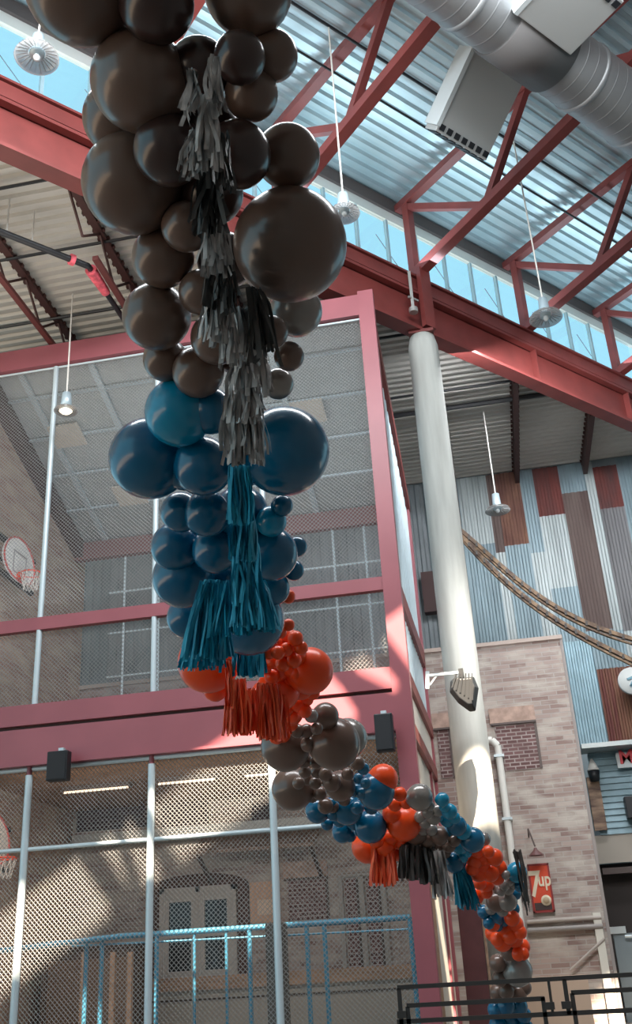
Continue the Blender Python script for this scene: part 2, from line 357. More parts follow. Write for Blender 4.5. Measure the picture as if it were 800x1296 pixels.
# ------------------------------------------------------------------ round duct with outlet boxes
DN, DZ, DR = 6.35, 17.5, .68
t = thing('air_duct', uv(0, DN, DZ), 'large round galvanised spiral air duct in the top right corner', 'air duct')
m = MB(); m.tube(uv(-5.95, DN, DZ), uv(16, DN, DZ), DR, 40)
for i in range(50):
    u = -5.8 + i * .3; c = uv(u, DN, DZ)
    m.lathe(c, [(DR, -.02), (DR + .006, -.006), (DR + .006, .006), (DR, .02)], 40, (U[0], U[1], 0))
m.build('spiral_pipe', DUCT, t)
for u in (-4.6, -1.3, .4, 2.0, 3.6):
    MB().lathe(uv(u, DN, DZ), [(DR, -.06), (DR + .03, -.04), (DR + .03, .04), (DR, .06)], 40, (U[0], U[1], 0)).build('joint_ring', DUCT, t)
MB().lathe(uv(-2.95, DN, DZ), [(DR, -.75), (DR + .05, -.75), (DR + .05, .75), (DR, .75)], 40, (U[0], U[1], 0)).build('saddle', mat('saddle_metal', (.11, .105, .105), .6, .3), t)
def duct_box(u0, u1, B0, B1, th, side, lab):
    t = thing('duct_outlet', uv((u0 + u1) / 2, (B0[0] + B1[0]) / 2, B0[1]), lab, 'air vent', 'duct outlet boxes')
    d = Vector((B1[0] - B0[0], B1[1] - B0[1])).normalized(); q = Vector((d.y * side, abs(d.x)))
    def hx(a0, a1, s0, s1, t0, t1):
        def pt(u, s, t_): return uv(u, B0[0] + d.x * s + q.x * t_, B0[1] + d.y * s + q.y * t_)
        return MB().hexa([pt(a0, s0, t0), pt(a1, s0, t0), pt(a1, s1, t0), pt(a0, s1, t0), pt(a0, s0, t1), pt(a1, s0, t1), pt(a1, s1, t1), pt(a0, s1, t1)])
    Lb = math.hypot(B1[0] - B0[0], B1[1] - B0[1])
    hs = hx(u0, u1, 0, Lb, 0, th).build('housing', DUCTB, t, bevel=.015)
    hx(u0 - .05, u0 + .05, .1, Lb, -.02, th + .02).build('lit_side_face', mat('side_face_lit', (.62, .68, .70), .5, .2), t)  # side face of the box, painted paler for the light it catches
    n_ = 7; wv = (u1 - u0) / n_
    for i in range(n_):
        a = u0 + wv * i + .05
        hx(a, a + wv - .08, .05, .17, -.02, .0).build('louvre', BLACK, hs)
        hx(a, a + wv - .08, -.02, 0, .04, th - .04).build('louvre', BLACK, hs)
duct_box(-3.15, -1.65, (3.98, 17.0), (5.25, 18.15), .42, -1, 'grey sheet metal outlet box with slotted end, left of the round duct')
duct_box(-3.95, -2.4, (8.1, 17.05), (6.85, 16.9), .42, 1, 'grey sheet metal outlet box with slotted end, right of the duct at the top edge')
# conduit rods under the high deck
for n_, zz, r, lab in ((3.12, 19.55, .035, 'thin black conduit under the high roof, the one nearer the duct'), (2.28, 19.5, .028, 'thin black conduit under the high roof, the one nearer the high windows')):
    MB().tube(uv(-14, n_, zz), uv(14, n_, zz), r, 8).build('conduit', BLACK, label=lab, cat='pipe', group='conduits under the high roof')

# ------------------------------------------------------------------ lower roof joists
jl = {-9.05: 'dark red open web joist under the low roof at the far left', -6.9: 'dark red open web joist under the low roof left of the grey balloons',
      -4.75: 'dark red open web joist under the low roof, hidden behind the grey balloons', -2.6: 'dark red open web joist under the low roof above the cage, behind its balloons',
      -.45: 'dark red open web joist directly beside the head of the concrete column', 1.72: 'dark red joist under the low roof, first right of the concrete column',
      3.9: 'dark red joist under the low roof, second right of the concrete column', 6.1: 'dark red joist under the low roof at the right edge'}
for X, lab in jl.items():
    ys = C0[1] + (-.3 - (X - C0[0]) * N[0]) / N[1]
    t = thing('roof_joist', (X, ys, 15.1), lab, 'roof joist', 'open web joists of the low roof')
    ye = 29.9
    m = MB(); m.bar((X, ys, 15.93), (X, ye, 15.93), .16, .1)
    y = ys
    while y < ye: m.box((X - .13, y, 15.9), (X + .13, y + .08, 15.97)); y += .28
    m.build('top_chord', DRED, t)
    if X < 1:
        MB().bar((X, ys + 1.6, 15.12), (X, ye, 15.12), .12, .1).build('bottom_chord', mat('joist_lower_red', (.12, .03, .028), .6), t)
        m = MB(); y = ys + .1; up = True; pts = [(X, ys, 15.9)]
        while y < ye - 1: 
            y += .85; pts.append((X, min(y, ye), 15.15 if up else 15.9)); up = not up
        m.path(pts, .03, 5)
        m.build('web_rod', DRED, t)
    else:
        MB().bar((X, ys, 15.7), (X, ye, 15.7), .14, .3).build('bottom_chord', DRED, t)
for y0, lab in ((13.75, 'black thin bridging rod under the low roof, nearest the beam at left'), (15.75, 'black bridging rod under the low roof crossing both left joists'), (18.0, 'thin bridging rod just above the cage roof'),
               (20.9, 'thin black bridging rod left of the column head'), (23.9, 'black bridging rod beneath the low roof right of the column'), (24.9, 'black thick duct strap under the low roof right of the column')):
    xe = C0[0] + (-.4 - (y0 - C0[1]) * N[1]) / N[0]
    MB().tube((-14, y0, 15.85), (xe, y0, 15.85), .035 if y0 < 24 else .07, 6).build('bridging_rod', BLACK, label=lab, cat='pipe', group='bridging rods of the low roof')
# sprinkler pipe with pink tape
a = aZ(0, 293, 15.1); b1 = aZ(112, 337, 15.1); c1 = aZ(162, 412, 15.1)
t = thing('sprinkler_pipe', tuple(b1), 'black sprinkler pipe with pink wrapped joints under the low roof at left', 'pipe')
m = MB(); m.path([a - (b1 - a) * .3, b1], .07, 10); m.path([b1, c1, c1 + (c1 - b1) * .6], .06, 10); m.build('pipe_run', BLACK, t)
TAPE = mat('pink_tape', (.75, .12, .16), .6, noise=.3, nscale=9)
q = (b1 - a); MB().tube(a + q * .78, a + q * .83, .12, 10).build('tape_wrap', TAPE, t)
q = (c1 - b1); MB().tube(b1 + q * .05, b1 + q * .42, .13, 10, .1).build('tape_wrap', TAPE, t)
for px_, py_ in ((8, 297), (40, 310)):
    p = aZ(px_, py_, 15.1); MB().tube(p, (p[0], p[1], 16.0), .02, 6).build('hanger_rod', WTRIM, t)

# ------------------------------------------------------------------ sports cage (two storeys)
CY, CB, CXR = 18.0, 24.0, -1.62
XP = [-8.9, -6.44, -4.13]                      # poles
ZTOP, ZTB = 15.0, 12.75
cg = thing('sports_cage', (-6, 21, 0), 'two-storey pinkish red steel cage with chain-link walls filling the left side', 'sports cage')
zf = lambda Y: ZTOP - (ZTOP - ZTB) * (Y - CY) / (CB - CY)
MB().box((CXR - .17, CY - .14, 0), (CXR + .17, CY + .14, ZTOP + .1)).build('corner_post', PINK, cg)
MB().box((CXR - .1, CB - .1, 0), (CXR + .1, CB + .1, ZTB + .05)).build('corner_post', PINK, cg)
def fbeam(za, zb, d=.12): return MB().box((XL, CY - d, za), (CXR - .17, CY + d, zb))
z = lambda x, y: aY(x, y, CY)[2]
fbeam(z(250, 435), z(250, 410)).build('top_beam', PINK, cg)
fbeam(z(250, 775), z(250, 759), .08).build('middle_beam', PINK, cg)
zb0, zb1, zb2, zb3 = z(250, 950), z(250, 903), z(250, 900), z(250, 880)
m = fbeam(zb0, zb1, .14); m.box((XL, CY - .2, zb0 - .02), (CXR - .17, CY + .14, zb0 + .03)); m.build('floor_beam', PINK, cg)
fbeam(zb1, zb1 + .07, .06).build('floor_seam', DRED, cg)
fbeam(zb1 + .07, z(250, 872), .16).build('floor_fascia', PINK, cg)
def sbeam(za, zb, w=.1, zb_a=None, zb_b=None):
    return MB().hexa([(CXR - w, CY + .14, za), (CXR + w, CY + .14, za), (CXR + w, CB, zb_a if zb_a is not None else za), (CXR - w, CB, zb_a if zb_a is not None else za),
                      (CXR - w, CY + .14, zb), (CXR + w, CY + .14, zb), (CXR + w, CB, zb_b if zb_b is not None else zb), (CXR - w, CB, zb_b if zb_b is not None else zb)])
sbeam(ZTOP - .38, ZTOP, .12, ZTB - .38, ZTB).build('top_beam', RED, cg)
sbeam(z(250, 775), z(250, 759) + .15).build('middle_beam', RED, cg)
sbeam(zb0, zb0 + .28, .12).build('floor_beam', RED, cg); sbeam(zb1 + .3, zb1 + .6, .12).build('floor_beam', RED, cg)
sbeam(zb0 + .28, zb1 + .3, .05).build('side_fascia', WPANEL, cg)
# side sheeting: upper pale corrugated, lower white panel with wood strip
m = MB(); s = ribs(CY + .2, CB - .1, .34, .05); v = []
for a_, d_ in s: v += [(CXR - .02 + d_, min(a_, CB - .1), zb1 + .6), (CXR - .02 + d_, min(a_, CB - .1), zf(min(a_, CB - .1)) - .3)]
m.add(v, [(2 * i, 2 * i + 2, 2 * i + 3, 2 * i + 1) for i in range(len(s) - 1)]); m.build('side_sheet', mat('sky_tinted_sheet', (.56, .68, .74), .4, .1, noise=.08), cg)  # white sheet tinted blue in its colour to suggest sky light
MB().box((CXR - .03, CY + .16, 0), (CXR + .03, CB - .1, zb0)).build('side_panel', WPANEL, cg)
MB().box((CXR + .03, CY + .9, 0), (CXR + .07, CY + 2.0, zb0 - .9)).build('plank', TAN, cg)
MB().box((CXR + .03, CB - 1.4, 0), (CXR + .08, CB - 1.25, zb0)).build('side_strut', PINK, cg)
# poles and rails
for X in XP:
    MB().tube((X, CY - .02, zb3 + .1), (X, CY - .02, z(250, 437)), .06, 10).build('pole', GALV, cg)
    m = MB().tube((X, CY - .05, 0), (X, CY - .05, zb0 - .18), .07, 10); m.build('pole', GALV, cg)
    MB().tube((X, CY - .05, zb0 - .2), (X, CY - .05, zb0), .05, 10).build('pole_cap', PINK, cg)
def hrail(Y, zz, r, x0=XL, x1=CXR - .15, nm='rail'): MB().tube((x0, Y, zz), (x1, Y, zz), r, 8).build(nm, GALV, cg)
hrail(CY - .02, zb0 - .06, .045); hrail(CY - .02, z(250, 1058), .04); hrail(CY, z(250, 437) - .0, .03)
# chain-link panels
def chain(x0, x1, z0, z1, Y, pitch=.085, r=.0055, nm='chain_link_panel', parent=None):
    m = MB(); W, H = x1 - x0, z1 - z0; a = -H
    while a < W:
        for sgn in (1, -1):
            # line x = a + t, z=t  t in[0,H]
            t0 = max(0, -a); t1 = min(H, W - a)
            if t1 - t0 < .02: continue
            xa, xb = a + t0, a + t1
            if sgn > 0: p, q = (x0 + xa, Y, z0 + t0), (x0 + xb, Y, z0 + t1)
            else: p, q = (x1 - xa, Y + 2 * r, z0 + t0), (x1 - xb, Y + 2 * r, z0 + t1)
            m.tube(p, q, r, 4, caps=False)
        a += pitch
    return m.build(nm, WIRE, parent or cg)
edges = [XL] + XP + [CXR - .17]
for x0, x1 in zip(edges, edges[1:]):
    chain(x0, x1, z(250, 759), z(250, 437), CY + .04); chain(x0, x1, zb3 + .1, z(250, 775), CY + .04)
    chain(x0, x1, 0.4, zb0 - .05, CY + .02)
# upper storey ceiling (sloping), battens, lights
m = MB().hexa([(XL, CY + .1, zf(CY) - .12), (CXR, CY + .1, zf(CY) - .12), (CXR, CB + .1, ZTB - .12), (XL, CB + .1, ZTB - .12), (XL, CY + .1, zf(CY)), (CXR, CY + .1, zf(CY)), (CXR, CB + .1, ZTB), (XL, CB + .1, ZTB)])
m.build('roof_board', CEIL, cg)
def pc(x, y):
    d = ray(x, y); k = (ZTOP - ZTB) / (CB - CY); t_ = (ZTOP - .17 + k * CY - 1.6) / (d[2] + k * d[1]); return EYE + d * t_
for X in (pc(80, 580)[0], pc(130, 495)[0], -6.0, -4.0): MB().bar((X, CY + .15, zf(CY + .15) - .15), (X, CB, ZTB - .15), .15, .06).build('ceiling_batten', GALV, cg)
for x, y in ((85, 550), (165, 625), (275, 585), (390, 520)):
    p = pc(x, y); k = -(ZTOP - ZTB) / (CB - CY)
    o_ = MB().bar((p[0] - .4, p[1], p[2] - .03), (p[0] + .4, p[1], p[2] - .03), .06, .7, (0, 1, k)); o_.build('ceiling_light_panel', mat('panel_diffuser', (.5, .47, .43), .6, emit=((1, .86, .70), .10)), cg)
for Y in (19.1, 20.3, 21.5, 22.7): MB().bar((XL, Y, zf(Y) - .15), (CXR, Y, zf(Y) - .15), .08, .06).build('ceiling_batten', GALV, cg)
MB().box((XL, CB - .15, ZTB - .62), (CXR, CB + .05, ZTB - .12)).build('rear_beam', mat('dusty_red_paint', (.22, .10, .10), .6), cg)
MB().hexa([(XL, CY + .1, zf(CY) - .6), (XL + .25, CY + .1, zf(CY) - .6), (XL + .25, CB, ZTB - .6), (XL, CB, ZTB - .6), (XL, CY + .1, zf(CY) - .12), (XL + .25, CY + .1, zf(CY) - .12), (XL + .25, CB, ZTB - .12), (XL, CB, ZTB - .12)]).build('wall_beam', mat('dark_steel', (.10, .07, .07), .6), cg)  # plain dark steel colour for the wall beam
# rear mesh frame of the upper storey
for zz in (aY(250, 686, CB)[2], aY(250, 737, CB)[2], aY(250, 789, CB)[2], aY(250, 845, CB)[2]): hrail(CB + .02, zz, .03, XL + 1.0, CXR, 'rear_rail')
for xx, yy in ((200, 800), (157, 760), (290, 760), (425, 740), (466, 740)):
    X = aY(xx, yy, CB)[0]; MB().tube((X, CB + .02, zb3), (X, CB + .02, ZTB - .6), .035, 8).build('rear_pole', GALV, cg)
chain(XL + 1.0, CXR - .1, zb3, ZTB - .6, CB + .05, .1, .005)
# floor slab between storeys
MB().box((XL, CY + .2, zb0 + .1), (CXR - .06, BY - .02, zb3 - .1)).build('floor_slab', BRWOOD, cg)

# light tubes under the slab
for (x0, y0, x1, y1), lab in (((80, 1004, 166, 997), 'lit fluorescent tube under the cage floor, leftmost'), ((199, 993, 276, 985), 'lit fluorescent tube under the cage floor, middle one'), ((308, 983, 345, 977), 'lit fluorescent tube under the cage floor beside the grey balloon')):
    zz = zb0 - .02; p = aZ(x0, y0, zz); Y = p[1]; q = aY(x1, y1, Y)
    t = thing('tube_light', (p[0], Y, zz), lab, 'light', 'fluorescent tubes under the cage floor')
    MB().box((p[0], Y - .12, zz + .02), (q[0], Y + .12, zb0 + .1)).build('housing', mat('lamp_housing', (.14, .11, .10), .6), t)
    MB().tube((p[0] + .05, Y - .06, zz), (q[0] - .05, Y - .06, zz), .025, 8).build('tube', mat('tube_glow', (1, .8, .6), .5, emit=((1, .78, .58), 2.2)), t)

# ------------------------------------------------------------------ basketball hoops on the left wall
def hoop(Y, zc, lab, lit):
    X = XL + .55; t = thing('basketball_hoop', (X, Y, zc), lab, 'basketball hoop', 'fan-shaped basketball hoops')
    wdt, hgt = .75, 1.0; pts = []
    for i in range(17):
        a_ = math.pi * i / 16; pts.append((X, Y - wdt * math.cos(a_), zc + .15 + hgt * .62 * math.sin(a_)))
    for i in range(7):
        a_ = math.pi * (1 + (i + .5) / 7); pts.append((X, Y - wdt * .97 * math.cos(a_), zc + .1 + .36 * math.sin(a_)))
    MB().prism(pts, (.05, 0, 0)).build('backboard', mat('backboard_white', (.75, .74, .72), .4), t); bb = ALL[-1]
    m = MB(); E_ = pts[:17] + pts[17:]
    m.path([(X + .06, p[1], p[2]) for p in E_ + [E_[0]]], .022, 6); m.build('board_edge', mat('hoop_red', (.55, .1, .09), .5), bb)
    m = MB(); sq = [(X + .06, Y - .3, zc - .1), (X + .06, Y - .3, zc + .4), (X + .06, Y + .3, zc + .4), (X + .06, Y + .3, zc - .1)]
    m.path(sq + [sq[0]], .018, 4); m.build('target_square', mat('target_mark', (.3, .28, .28), .5), bb)
    m = MB(); cx = X + .36; rr = .24
    m.path([(cx + rr * math.cos(2 * math.pi * i / 20), Y + rr * math.sin(2 * math.pi * i / 20), zc - .12) for i in range(21)], .02, 6)
    m.box((X + .03, Y - .1, zc - .22), (X + .16, Y + .1, zc - .08)); m.build('rim', mat('rim_red', (.7, .09, .05), .4), t)
    m = MB()
    for i in range(12):
        a0, a1 = 2 * math.pi * i / 12, 2 * math.pi * (i + .5) / 12
        p0 = (cx + rr * math.cos(a0), Y + rr * math.sin(a0), zc - .12)
        for s_ in (1, -1):
            a1 = a0 + s_ * .5; m.tube(p0, (cx + .15 * math.cos(a1), Y + .15 * math.sin(a1), zc - .5), .008, 4)
    m.build('net', mat('net_cord', (.7, .66, .62), .8), t)
    m = MB(); m.bar((X, Y, zc + .35), (XL + .02, Y, zc + .35), .08, .08); m.bar((X - .05, Y - .9, zc + .55), (X - .05, Y + .9, zc + .55), .1, .1); m.bar((X - .05, Y - .9, zc - .25), (X - .05, Y + .9, zc - .25), .1, .1)
    m.build('wall_bracket', BLACK, t)
p = aX(24, 722, XL + .6); hoop(p[1], p[2], 'white fan-shaped basketball backboard and red hoop on the upper storey wall', 0)
p = aX(-12, 1080, XL + .6); hoop(p[1], p[2], 'basketball backboard with red hoop in the lower storey at the left edge', 1)

# ------------------------------------------------------------------ back wall of the lower storey: door, ledges, fascia
X0, X1, Z0, Z1 = rectB(205, 1126, 303, 1240)
d = thing('door_1', ((X0 + X1) / 2, BY, Z0), None, None); d['kind'] = 'structure'
AR = []
for i in range(13):
    a_ = math.pi * i / 12; AR.append(((X0 + X1) / 2 - math.cos(a_) * ((X1 - X0) / 2 + .28), BY - .1, Z1 + .0 + .30 * math.sin(a_)))
MB().prism([((X0 - .28), BY - .1, Z0)] + AR + [((X1 + .28), BY - .1, Z0)], (0, .12, 0)).build('arched_surround', mat('dark_arch', (.09, .055, .05), .8, noise=.3, nscale=8), d)
m = MB(); mid = (X0 + X1) / 2; y0_, y1_ = BY - .18, BY - .08; DW = mat('door_white', (.44, .42, .40), .6)
m.box((X0, y0_, Z0), (X0 + .12, y1_, Z1)); m.box((X1 - .12, y0_, Z0), (X1, y1_, Z1)); m.box((X0, y0_, Z1 - .12), (X1, y1_, Z1)); m.box((mid - .06, y0_, Z0), (mid + .06, y1_, Z1)); m.build('door_frame', DW, d)
for a_, b_ in ((X0 + .12, mid - .06), (mid + .06, X1 - .12)):
    m = MB(); y2 = BY - .16; y3 = BY - .09
    m.box((a_, y2, Z0), (a_ + .11, y3, Z1 - .12)); m.box((b_ - .11, y2, Z0), (b_, y3, Z1 - .12)); m.box((a_ + .11, y2, Z1 - .32), (b_ - .11, y3, Z1 - .12)); m.box((a_ + .11, y2, Z0), (b_ - .11, y3, Z0 + .25)); m.box((a_ + .11, y2, (Z0 + Z1) / 2 - .08), (b_ - .11, y3, (Z0 + Z1) / 2))
    lf = m.build('door_leaf', DW, d)
    MB().box((a_ + .11, BY - .115, Z0 + .25), (b_ - .11, BY - .1, Z1 - .32)).build('glass_pane', mat('dark_glass', (.03, .032, .035), .1), lf)
def bbox_(name, x0, y0, x1, y1, material, dep, lab, cat, grp=None, off=0):
    a0, a1, c0, c1 = rectB(x0, y0, x1, y1, dep)
    return MB().box((a0, BY - dep, c0), (a1, BY - off, c1)).build(name, material, label=lab, cat=cat, group=grp)
bbox_('wall_plaque', 316, 1117, 348, 1167, mat('peach_board', (.62, .40, .28), .7), .06, 'peach coloured board on the brick beside the double door', 'board')
bbox_('notice_panel', 326, 1139, 345, 1157, mat('pale_notice', (.72, .56, .44), .7), .09, 'small pale notice in the middle of the peach board', 'notice', off=.061)
a0, a1, c0, c1 = rectB(-30, 1030, 500, 1255)
zl = aY(300, 1244, BY - .2)[2]
MB().box((XL, BY - .45, zl - .1), (CXR - .1, BY - .02, zl + .18)).build('trim_6', TAN, kind='structure')
MB().box((XL, BY - .3, 0), (CXR - .1, BY - .02, zl - .1)).build('trim_7', mat('ledge_panel', (.46, .42, .37), .7), kind='structure')
MB().box((XL, BY - .34, zl - .32), (CXR - .1, BY - .3, zl - .28)).build('trim_8', mat('ledge_dark_strip', (.1, .08, .07), .8), kind='structure')  # thin dark strip along the ledge panel
# metal fascia over the doorway and dark louvre bands
zz0, zz1 = aY(250, 1062, BY - .3)[2], aY(250, 1046, BY - .3)[2]
MB().box((XL + .2, BY - .5, zz0), (CXR - .2, BY - .02, zz1)).build('trim_9', mat('fascia_metal', (.48, .50, .50), .5, .2), kind='structure')
for x0, x1, lab in ((62, 188, 'dark purple brown louvred band high on the wall inside the lower cage'), (205, 262, 'dark louvred band between the light tubes above the fascia'), (318, 348, 'dark louvred band beside the hanging grey balloon')):
    a0, a1, c0, c1 = rectB(x0, 1017, x1, 1045, .12); a0 = max(a0, XL + .15); c1 -= .12
    t = thing('louvre_band', ((a0 + a1) / 2, BY, c0), lab, 'louvre', 'dark louvred bands')
    MB().box((a0, BY - .1, c0), (a1, BY - .02, c1 + .1)).build('backing', mat('louvre_dark', (.06, .04, .05), .7), t)
    m = MB(); zc = c0 + .06
    while zc < c1: m.bar((a0, BY - .13, zc), (a1, BY - .13, zc), .08, .02, (0, .7, .7)); zc += .12
    m.build('louvre_slats', mat('louvre_slat', (.09, .065, .075), .6), ALL[-1])
# brown canopy roof over the door
p0, p1, p2, p3 = aY(175, 1100, BY - 1.0), aY(395, 1062, BY - 1.0), aY(368, 1100, BY - .05), aY(240, 1075, BY - .05)
zc = zz0 - .02
t = thing('door_canopy', ((X0 + X1) / 2, BY - .5, zc), 'brown lean-to canopy above the arched double door', 'canopy')
A0, A1 = aY(245, 1070, BY - 1.2)[0], aY(398, 1060, BY - 1.2)[0]
MB().hexa([(A0, BY - 1.3, zc - .45), (A1, BY - 1.3, zc - .45), (A1, BY - .52, zc - .1), (A0, BY - .52, zc - .1), (A0, BY - 1.3, zc - .37), (A1, BY - 1.3, zc - .37), (A1, BY - .52, zc), (A0, BY - .52, zc)]).build('roof_panel', mat('canopy_brown', (.22, .16, .13), .8, noise=.2, nscale=4), t)
for X in (A0 + .1, A1 - .1): MB().bar((X, BY - 1.2, zc - .45), (X, BY - .05, zc - 1.0), .08, .08).build('bracket', DTRIM, t)
# white frames around the paired infilled windows
m = MB()
for x in (434, 461, 489):
    X = onB(x, 1170)[0]; m.box((X - .05, BY - .1, onB(x, 1232)[2]), (X + .05, BY - .03, onB(x, 1108)[2]))
m.box((onB(434, 1108)[0], BY - .1, onB(460, 1109)[2]), (onB(489, 1108)[0], BY - .03, onB(460, 1105)[2])); m.box((onB(434, 1232)[0], BY - .1, onB(460, 1236)[2]), (onB(489, 1232)[0], BY - .03, onB(460, 1231)[2]))
m.build('trim_10', mat('trim_stone_grey', (.36, .34, .32), .8), kind='structure')

# blue pipe barrier inside the cage
BYY = 19.6
t = thing('pipe_barrier', (-6, BYY, 0), 'tall blue pipe barrier standing inside the lower cage', 'barrier')
zt = aY(350, 1172, BYY)[2]; xr = aY(519, 1165, BYY)[0]
m = MB(); m.path([(XL + .1, BYY - .6, zt - .18), (-9.3, BYY - .4, zt - .1), (-7.6, BYY, zt), (xr, BYY, zt)], .055, 10); m.build('top_rail', BLUEP, t)
m = MB(); m.path([(xr, BYY, zt), (xr, BYY, 0)], .05, 10); m.build('upright', BLUEP, t)
for x in (108, 128, 198, 246, 287, 317, 391, 414):
    X = aY(x, 1240, BYY)[0]; MB().tube((X, BYY, 0), (X, BYY, zt), .045 if x not in (246, 287) else .03, 8).build('upright', BLUEP, t)
MB().tube((-8.6, BYY, zt - .12), (xr, BYY, zt - .2), .02, 6).build('lower_rail', BLUEP, t)
Xg = aY(352, 1230, 18.8)[0]
MB().box((Xg - .17, 18.6, 0), (Xg + .17, 18.94, aY(352, 1168, 18.8)[2])).build('padded_post', mat('grey_padding', (.13, .12, .11), .8, noise=.2, nscale=5), label='short grey padded post by the blue barrier inside the lower cage', cat='post', bevel=.03)
for x, lab in ((104, 'thin tan timber stud behind the mesh, leftmost'), (141, 'thin tan timber stud behind the mesh, left of the middle'), (163, 'thin tan timber stud beside the blue upright')):
    X = aY(x, 1260, 21)[0]; MB().box((X - .05, 21, 0), (X + .05, 21.1, aY(x, 1205, 21)[2])).build('timber_stud', TAN, label=lab, cat='timber post', group='timber studs in the lower cage')
a0 = aY(55, 1205, 22.5); a1 = aY(170, 1205, 22.5)
t = thing('wooden_cabinet', ((a0[0] + a1[0]) / 2, 22.5, 0), 'dark brown wooden cabinet in the left corner of the lower cage', 'cabinet')
MB().box((a0[0], 22.5, 0), (a1[0], 23.3, a0[2])).build('body', mat('cabinet_brown', (.12, .085, .07), .7, noise=.2, nscale=3), t)
m = MB(); m.box((a0[0] + .15, 22.46, .3), (a1[0] - .15, 22.5, a0[2] - .2)); m.build('front_panel', mat('cabinet_front', (.20, .13, .09), .7), t)
m = MB(); m.box((a0[0] - .05, 22.42, a0[2]), (a1[0] + .05, 23.35, a0[2] + .06)); m.build('top', mat('cabinet_top', (.08, .06, .05), .6), t)

# ------------------------------------------------------------------ speakers, heart lamp
def speaker(x0, y0, x1, y1, Y, lab):
    a, b = aY(x0, y0, Y), aY(x1, y1, Y)
    t = thing('loudspeaker', ((a[0] + b[0]) / 2, Y, b[2]), lab, 'loudspeaker', 'black loudspeakers on the cage')
    MB().box((a[0], Y - .15, b[2]), (b[0], Y + .05, a[2])).build('cabinet', BLACK, t, bevel=.02)
    MB().box((a[0] + .03, Y - .165, b[2] + .03), (b[0] - .03, Y - .15, a[2] - .03)).build('grille', mat('speaker_grille', (.02, .022, .026), .8), ALL[-1])
    MB().box(((a[0] + b[0]) / 2 - .05, Y, a[2]), ((a[0] + b[0]) / 2 + .05, Y + .1, a[2] + .08)).build('bracket', GALV, t)
speaker(64, 953, 88, 988, CY - .4, 'black loudspeaker under the red beam above the left pole')
speaker(474, 906, 501, 951, CY - .4, 'black loudspeaker beside the corner post behind the grey balloons')
LYY = 18.9
def L(x, y, Y=LYY): return aY(x, y, Y)
t = thing('stage_light', L(588, 870), 'dark ribbed shield-shaped flood lamp on a white arm in front of the column', 'lamp')
sh = [(583, 858), (600, 856), (606, 871), (602, 900), (595, 901), (580, 890), (569, 876), (570, 862), (577, 856)]
DK = mat('lamp_dark_grey', (.012, .015, .018), .5)
cc = L(588, 876); pf = [L(x, y) for x, y in sh]
m = MB(); back = [(p + (cc - p) * .25) + np.array([0, .35, 0]) for p in pf]; frontp = [(p + (cc - p) * .25) + np.array([0, -.2, 0]) for p in pf]
k = len(pf); m.add(list(frontp) + list(pf) + list(back), [tuple(range(k - 1, -1, -1)), tuple(range(2 * k, 3 * k))] + [(i, (i + 1) % k, k + (i + 1) % k, k + i) for i in range(k)] + [(k + i, k + (i + 1) % k, 2 * k + (i + 1) % k, 2 * k + i) for i in range(k)])
m.build('lamp_body', DK, t, bevel=.02)
m = MB()
for i in range(6):
    f_ = (i + .5) / 6; a = pf[8] * (1 - f_) + pf[1] * f_ + np.array([0, -.22, 0]); b = pf[6] * (1 - f_) + pf[3] * f_ + np.array([0, -.2, 0]); m.bar(a, a + (b - a) * .8, .02, .03)
m.build('cooling_rib', mat('lamp_rib', (.018, .021, .024), .5), t)
m = MB(); m.bar(L(583, 847), L(585, 858), .09, .12); m.build('knuckle', DK, t)
m = MB(); m.bar(L(540, 855), L(583, 851), .05, .05); m.bar(L(544, 867), L(553, 855), .03, .03); m.bar(L(541, 850), L(541, 872), .07, .07); m.build('arm', GALV, t, label='pale steel arm')

